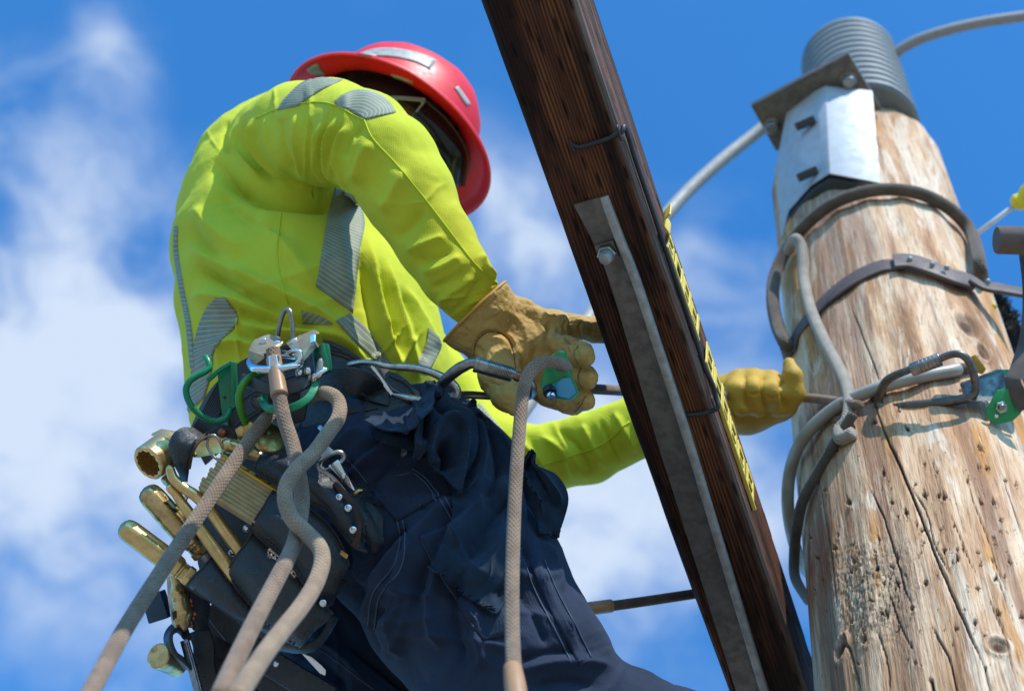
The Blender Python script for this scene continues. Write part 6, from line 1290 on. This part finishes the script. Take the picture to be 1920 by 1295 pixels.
hx = thing('hex_bit', 'small gold hexagonal tool end between wrench and pliers', 'tool', P(315, 900, 1.73)); lt('hex', P(308, 905, 1.725), nrm(P(322, 893, 1.73)-P(308, 905, 1.725)), [(0, .006), (.001, .0068), (.012, .0068)], gold, hx, 6)
# folding rule: stacked laths
fr_ = thing('folding_rule', 'folded wooden rule with yellow printed top lath in the pouch', 'ruler', P(450, 930, 1.70))
wood = NT('pale_rule_wood'); vv = wood.coord('Object', (1, 1, 1)); wood.P(Base_Color=wood.mix(wood.rng(wood.noise(vv, 70, 5, .6), .4, .65), (.42, .29, .12), (.33, .21, .075)), Roughness=.5, Normal=wood.bump(wood.noise(vv, 300, 3), .2, .0006))
yl = NT('yellow_rule_print'); vv = yl.coord('Object'); yl.P(Base_Color=yl.mix(yl.rng(yl.noise(vv, 130, 4, .6), .52, .68, 0, .6), (.62, .36, .03), (.36, .20, .03)), Roughness=.4)
RA = P(412, 858, 1.700); RLv = P(512, 920, 1.685)-RA; RL = np.linalg.norm(RLv); rl = nrm(RLv); rs_ = P(388, 924, 1.680)-RA; rs_ = rs_-rl*(rs_@rl); rw = np.linalg.norm(rs_); rs_ = nrm(rs_); rd = np.cross(rl, rs_); rd = rd if rd[2] < 0 else -rd
nl = 9; tk = rw/nl; RL += .02
for i in range(nl):
    c_ = RA+rl*RL/2+rs_*(tk*(i+.5))+rd*(-.008); dl = rl*(.0015*((i*7) % 3-1))
    V, F_, U = box(c_+dl, rl*RL/2, rs_*tk*.47, rd*.008, .0005, 1); mesh('lath', V, F_, wood.m, fr_, sharp=35)
pn = nrm(-rs_*.75+rd*.66); q0 = RA-rs_*.0004+rd*.0004
yw = .0085; e2 = nrm(np.cross(pn, rl)); e2 = e2 if e2@rs_ < 0 else -e2
c_ = RA+rl*RL/2-rs_*.0036-rd*.002
V, F_, U = box(c_, rl*RL/2, e2*yw/2, pn*.0015, .0004, 1); mesh('printed_lath', V, F_, yl.m, fr_, sharp=35)
ink = NT('black_print'); ink.P(Base_Color=(.012, .01, .01), Roughness=.5)
def text3d(txt, c, xdir, ydir, size, parent, name, mat=ink.m):
    cu = bpy.data.curves.new('lettering', 'FONT'); cu.body = txt; cu.size = size; cu.align_x = 'CENTER'; cu.align_y = 'CENTER'; cu.extrude = .00012; cu.resolution_u = 4
    ob = bpy.data.objects.new('lettering', cu); COL.objects.link(ob); me = ob.to_mesh(); V = np.array([v.co[:] for v in me.vertices]); F_ = [tuple(p.vertices) for p in me.polygons]; ob.to_mesh_clear(); COL.objects.unlink(ob); bpy.data.objects.remove(ob)
    z = nrm(np.cross(xdir, ydir)); return mesh(name, c+V[:, :1]*xdir+V[:, 1:2]*ydir+V[:, 2:3]*z, F_, mat, parent, smooth=False)
face_c = lambda x, y: c_+pn*.00175+rl*(((P(x, y, 1.69)-c_)@rl))
for tx, x, y in (('6', 458, 886), ('67', 479, 899), ('6', 500, 914)): text3d(tx, face_c(x, y), rl, e2, .0088, fr_, 'number')
for i in range(26):
    q = c_+pn*.00175+rl*(-RL/2+RL*(i+.5)/26)-e2*(yw*.36); V, F_, U = box(q, rl*.00025, e2*(.0012 if i % 4 else .002), pn*.0001); mesh('tick_mark', V, F_, ink.m, fr_, smooth=False)
# lower cluster: knife, hammer, bars
kn = thing('hacksaw_handle', 'worn gold pistol-grip tool hanging below the screwdrivers', 'tool', P(335, 1130, 1.74))
V, F_ = soft(chain(*px2((330, 1078, 1.745, 13), (336, 1110, 1.74, 15), (341, 1145, 1.735, 17), (341, 1170, 1.735, 15)), np.array([.8, 0, .6]), 1.0), .006, .0022); V = relax(V, F_, 1); mesh('grip', V, F_, goldw, kn)
pr_('frame_plate', [(312, 1082, 1.745), (322, 1078, 1.745), (330, 1120, 1.738), (330, 1178, 1.735), (322, 1170, 1.735), (314, 1120, 1.74)], np.array([0, 0, .006]), steel, kn, .001)
pr_('grip_slot', [(322, 1148, 1.7225), (328, 1144, 1.7225), (329, 1158, 1.7225), (324, 1164, 1.7225)], np.array([0, 0, .004]), dkp.m, kn, .001)
ks = thing('tool_sheath', 'black leather sheath with copper rivets below the pouch', 'sheath', P(375, 1150, 1.75))
quad('panel', [(352, 1092, 1.755), (350, 1140, 1.75), (362, 1180, 1.75)], [(392, 1110, 1.765), (393, 1145, 1.76), (388, 1182, 1.76)], blk.m, ks, .006, .005, 8, 14)
for x, y in ((357, 1126), (358, 1134), (364, 1150), (362, 1158), (358, 1172), (357, 1166)): ball('copper_rivet', P(x, y, 1.742), .0028, copper, ks, .5)
rib('loop_strap', [(352, 1180, 1.745), (326, 1182, 1.735), (316, 1198, 1.725), (322, 1222, 1.72), (340, 1240, 1.725), (352, 1252, 1.735)], .026, .0045, blk.m, ks, ref=np.array([(-.2, .5, -.8), (-.6, .5, -.6), (-.9, 0, -.5), (-.8, -.3, -.5), (-.6, -.6, -.5), (-.5, -.7, -.5)]), rr=.0014)
rib('hanging_strap', [(372, 1180, 1.765), (382, 1210, 1.76), (384, 1250, 1.755), (396, 1300, 1.75)], .024, .006, blk.m, ks)
hmr = thing('hammer', 'dark round hammer head hanging in the leather loop', 'hammer', P(315, 1240, 1.74)); a_, b_ = P(296, 1228, 1.72), P(350, 1258, 1.77); lt('head', a_, b_-a_, [(0, .004), (0, .0125), (.0015, .0140), (.010, .0142), (.016, .0128), (.040, .0125)], goldw, hmr, 32)
ch = thing('steel_bar', 'blued steel bar tool hanging at the bottom left', 'bar', P(360, 1260, 1.73)); 
rib('bar', [(346, 1200, 1.735), (360, 1250, 1.725), (376, 1310, 1.71)], .0100, .005, bluest, ch, smooth=3); rib('bar_rib', [(349, 1205, 1.730), (363, 1255, 1.720), (378, 1310, 1.707)], .0030, .003, bluest, ch, smooth=3)
bx_ = thing('blue_case', 'small dark blue case hanging behind the long rope', 'case', P(290, 1140, 1.78)); V, F_, U = prism(PP([(264, 1120, 1.79), (300, 1108, 1.79), (316, 1158, 1.79), (278, 1170, 1.79)]), np.array([.002, 0, .02]), .002); mesh('box', V, F_, plastic('dark_blue_plastic', (.01, .05, .10), .3), bx_, sharp=35)
V, F_, U = prism(PP([(262, 1117, 1.786), (290, 1107, 1.786), (293, 1113, 1.786), (265, 1124, 1.786)]), np.array([.002, 0, .01]), .001); mesh('lid', V, F_, plastic('blue_plastic_lid', (.05, .16, .26), .3), bx_, sharp=35)
kp = thing('knee_pad_flap', 'stiff brown-grey leather flap behind the hanging ropes', 'leather flap', P(410, 1230, 1.8))
quad('flap', [(401, 1189, 1.79), (388, 1206, 1.79), (384, 1228, 1.785), (392, 1246, 1.78)], [(444, 1212, 1.80), (436, 1230, 1.79), (428, 1250, 1.785), (418, 1266, 1.78)], leather('grey_brown_leather', (.05, .042, .038), (.035, .030, .028), (.02, .017, .016), .45).m, kp, .008, .004, 8, 10)
quad('lower_flap', [(386, 1226, 1.775), (388, 1240, 1.772), (402, 1256, 1.77)], [(430, 1238, 1.78), (428, 1252, 1.775), (420, 1268, 1.77)], leather('grey_brown_leather', (.05, .042, .038), (.035, .030, .028), (.02, .017, .016), .45).m, kp, .006, .003, 8, 10)
ball('rivet', P(394, 1238, 1.765), .0022, steel, kp); tb('ring', [(392, 1262, 1.77), (398, 1256, 1.77), (404, 1266, 1.77), (404, 1282, 1.77), (396, 1276, 1.77)], .0018, chrome, kp, 8, closed=True, smooth=4)
bd = thing('knife_blade', 'pale steel blade tip showing below the pouch', 'blade', P(585, 1240, 1.75)); pr_('blade', [(556, 1214, 1.755), (568, 1216, 1.755), (604, 1248, 1.745), (611, 1256, 1.745), (610, 1266, 1.745), (600, 1262, 1.747)], np.array([0, 0, .002]), chrome, bd, .0004)
# black straps and harness below the pouch
hr = thing('leg_harness', 'black leather straps hanging below the pouch beside the thigh', 'harness', P(500, 1230, 1.8))
rib('strap', [(400, 1130, 1.80), (430, 1170, 1.80), (470, 1215, 1.79), (540, 1262, 1.77), (620, 1310, 1.75)], .030, .005, blk.m, hr); rib('strap', [(396, 1150, 1.83), (430, 1210, 1.83), (490, 1260, 1.81), (560, 1310, 1.80)], .034, .006, blk.m, hr)
quad('gusset', [(360, 1230, 1.83), (390, 1270, 1.83), (430, 1310, 1.82)], [(480, 1215, 1.85), (520, 1265, 1.84), (560, 1310, 1.83)], blk.m, hr, .01, .005, 8, 12)
ball('snap', P(519, 1244, 1.775), .0042, chrome, hr)

# ================================================================== rag tucked through the D-ring
rag = thing('rag', 'crumpled navy cotton rag hanging from the belt D-ring', 'rag', P(830, 760, 1.72))
def cloth(name, L, R, wr, nu=60, nv=90, thick=.0016, seed=1, torn=0.0, lay=True):
    a = cr(PP(L), 12); b = cr(PP(R), 12)
    def rs(q): l = np.concatenate([[0], np.cumsum(np.linalg.norm(np.diff(q, axis=0), axis=1))]); t = np.linspace(0, l[-1], nv+1); return np.stack([np.interp(t, l, q[:, i]) for i in range(3)], 1)
    a, b = rs(a), rs(b); u = np.linspace(0, 1, nu+1); G = a[:, None]*(1-u)[None, :, None]+b[:, None]*u[None, :, None]
    if torn:
        e = np.random.default_rng(seed).normal(0, torn, nu+1); G[-1] += np.stack([e, np.abs(e), 0*e], 1); G[-2] += .5*np.stack([e, np.abs(e), 0*e], 1)
    G = G+FRONT*(.006*np.sin(math.pi*u)[None, :, None]**.5)
    if lay:
        pxs = toPX(G.reshape(-1, 3)); ds = np.array([TS.hit(x, y, 0, 1.7)[0][2] for x, y in pxs]).reshape(G.shape[:2])-.014
        D = np.minimum(G[..., 2], ds)
        for _ in range(10):
            E = np.pad(D, 1, mode='edge'); D = np.minimum((E[:-2, 1:-1]+E[2:, 1:-1]+E[1:-1, :-2]+E[1:-1, 2:])/4, ds+.006)
        G = G/G[..., 2:]*D[..., None]
    gu = np.gradient(G, axis=1); gv = np.gradient(G, axis=0); N = nrm(np.cross(gu, gv)); N = np.where((N[..., 2] > 0)[..., None], -N, N)
    q = folds(G.reshape(-1, 3), N.reshape(-1, 3), [(q_[0], q_[1]*.85, q_[2]*1.15, *q_[3:]) for q_ in wr], -.6); q = q+N.reshape(-1, 3)*(wob(q, 26, .006, seed)+wob(q, 55, .0022, seed+3)+wob(q, 150, .0008, seed+5))[:, None]
    G = q.reshape(G.shape); gu = np.gradient(G, axis=1); gv = np.gradient(G, axis=0); N = nrm(np.cross(gu, gv)); N = np.where((N[..., 2] > 0)[..., None], -N, N)
    V, F_, U = sheet(G, N, thick); return mesh(name, V, F_, ragm.m, rag)
cloth('main_drape', [(812, 748, 1.735), (828, 800, 1.715), (842, 870, 1.690), (850, 930, 1.668), (846, 975, 1.652), (824, 1030, 1.636), (805, 1066, 1.626)], [(884, 752, 1.745), (915, 790, 1.735), (945, 840, 1.715), (968, 890, 1.695), (986, 940, 1.675), (984, 1010, 1.650), (966, 1085, 1.630), (930, 1156, 1.615)],
      [([(955, 880), (895, 950), (845, 1030)], 17, .013), ([(965, 920), (915, 985), (868, 1065)], 13, -.012), ([(975, 960), (930, 1030), (895, 1105)], 15, .010), ([(980, 1010), (950, 1070), (925, 1130)], 10, -.008), ([(880, 770), (905, 830), (900, 900), (870, 950)], 12, .016), ([(900, 780), (930, 840), (930, 900), (890, 960)], 10, -.014), ([(910, 790), (950, 850), (962, 905)], 9, .012), ([(850, 985), (870, 1040), (915, 1090)], 5, .003)], 80, 120, seed=4, torn=.003)
cloth('upper_fold', [(794, 728, 1.722), (786, 770, 1.694), (782, 808, 1.676), (788, 838, 1.668), (806, 852, 1.664)], [(852, 748, 1.735), (886, 772, 1.715), (898, 810, 1.698), (890, 860, 1.680), (856, 922, 1.662)],
      [([(786, 770), (783, 812), (792, 840), (806, 843), (815, 812), (832, 793), (854, 792), (870, 812), (868, 860), (852, 918)], 6, .013, 'n'), ([(824, 822), (838, 850), (842, 885)], 15, -.030), ([(800, 760), (796, 800), (798, 826)], 7, -.016), ([(824, 752), (840, 770), (866, 782)], 9, .010), ([(812, 752), (822, 775), (840, 782)], 6, -.008)], 80, 90, seed=9)
cloth('under_layer', [(690, 797, 1.72), (740, 802, 1.73), (790, 790, 1.735)], [(702, 822, 1.70), (740, 838, 1.70), (792, 848, 1.695)], [([(700, 815), (740, 825), (780, 828)], 8, .006)], 24, 40, seed=7)
cloth('left_ruffle', [(704, 778, 1.728), (745, 771, 1.728), (776, 752, 1.722), (800, 722, 1.715), (812, 712, 1.72)], [(683, 788, 1.690), (712, 803, 1.668), (752, 806, 1.655), (782, 795, 1.648), (806, 770, 1.655)],
      [([(720, 778), (726, 800)], 8, .006), ([(752, 770), (756, 805)], 7, -.006), ([(782, 750), (788, 792)], 7, .007)], 40, 60, seed=8)
cloth('right_tail', [(880, 760, 1.745), (905, 830, 1.73), (930, 880, 1.71), (975, 930, 1.69), (1000, 960, 1.69), (1010, 1000, 1.69)], [(905, 770, 1.755), (950, 825, 1.75), (1000, 868, 1.735), (1044, 890, 1.73), (1066, 935, 1.72), (1046, 1010, 1.70)],
      [([(930, 820), (980, 890), (1020, 970)], 8, .010), ([(950, 830), (1010, 890), (1045, 960)], 8, -.011), ([(970, 850), (1030, 900), (1055, 950)], 7, .009), ([(900, 790), (950, 880), (1000, 950)], 8, -.010)], 50, 80, seed=12, torn=.0035)
cloth('knot', [(790, 728, 1.735), (800, 716, 1.728), (815, 712, 1.73)], [(800, 752, 1.71), (822, 745, 1.705), (845, 745, 1.72)], [([(800, 720), (815, 735), (825, 745)], 7, .008)], 24, 24, seed=15)
pr_('printed_tag', [(1028, 890, 1.712), (1040, 886, 1.712), (1043, 902, 1.710), (1032, 914, 1.710)], np.array([0, 0, .001]), plastic('pale_print', (.16, .17, .19), .8), rag, .0002)
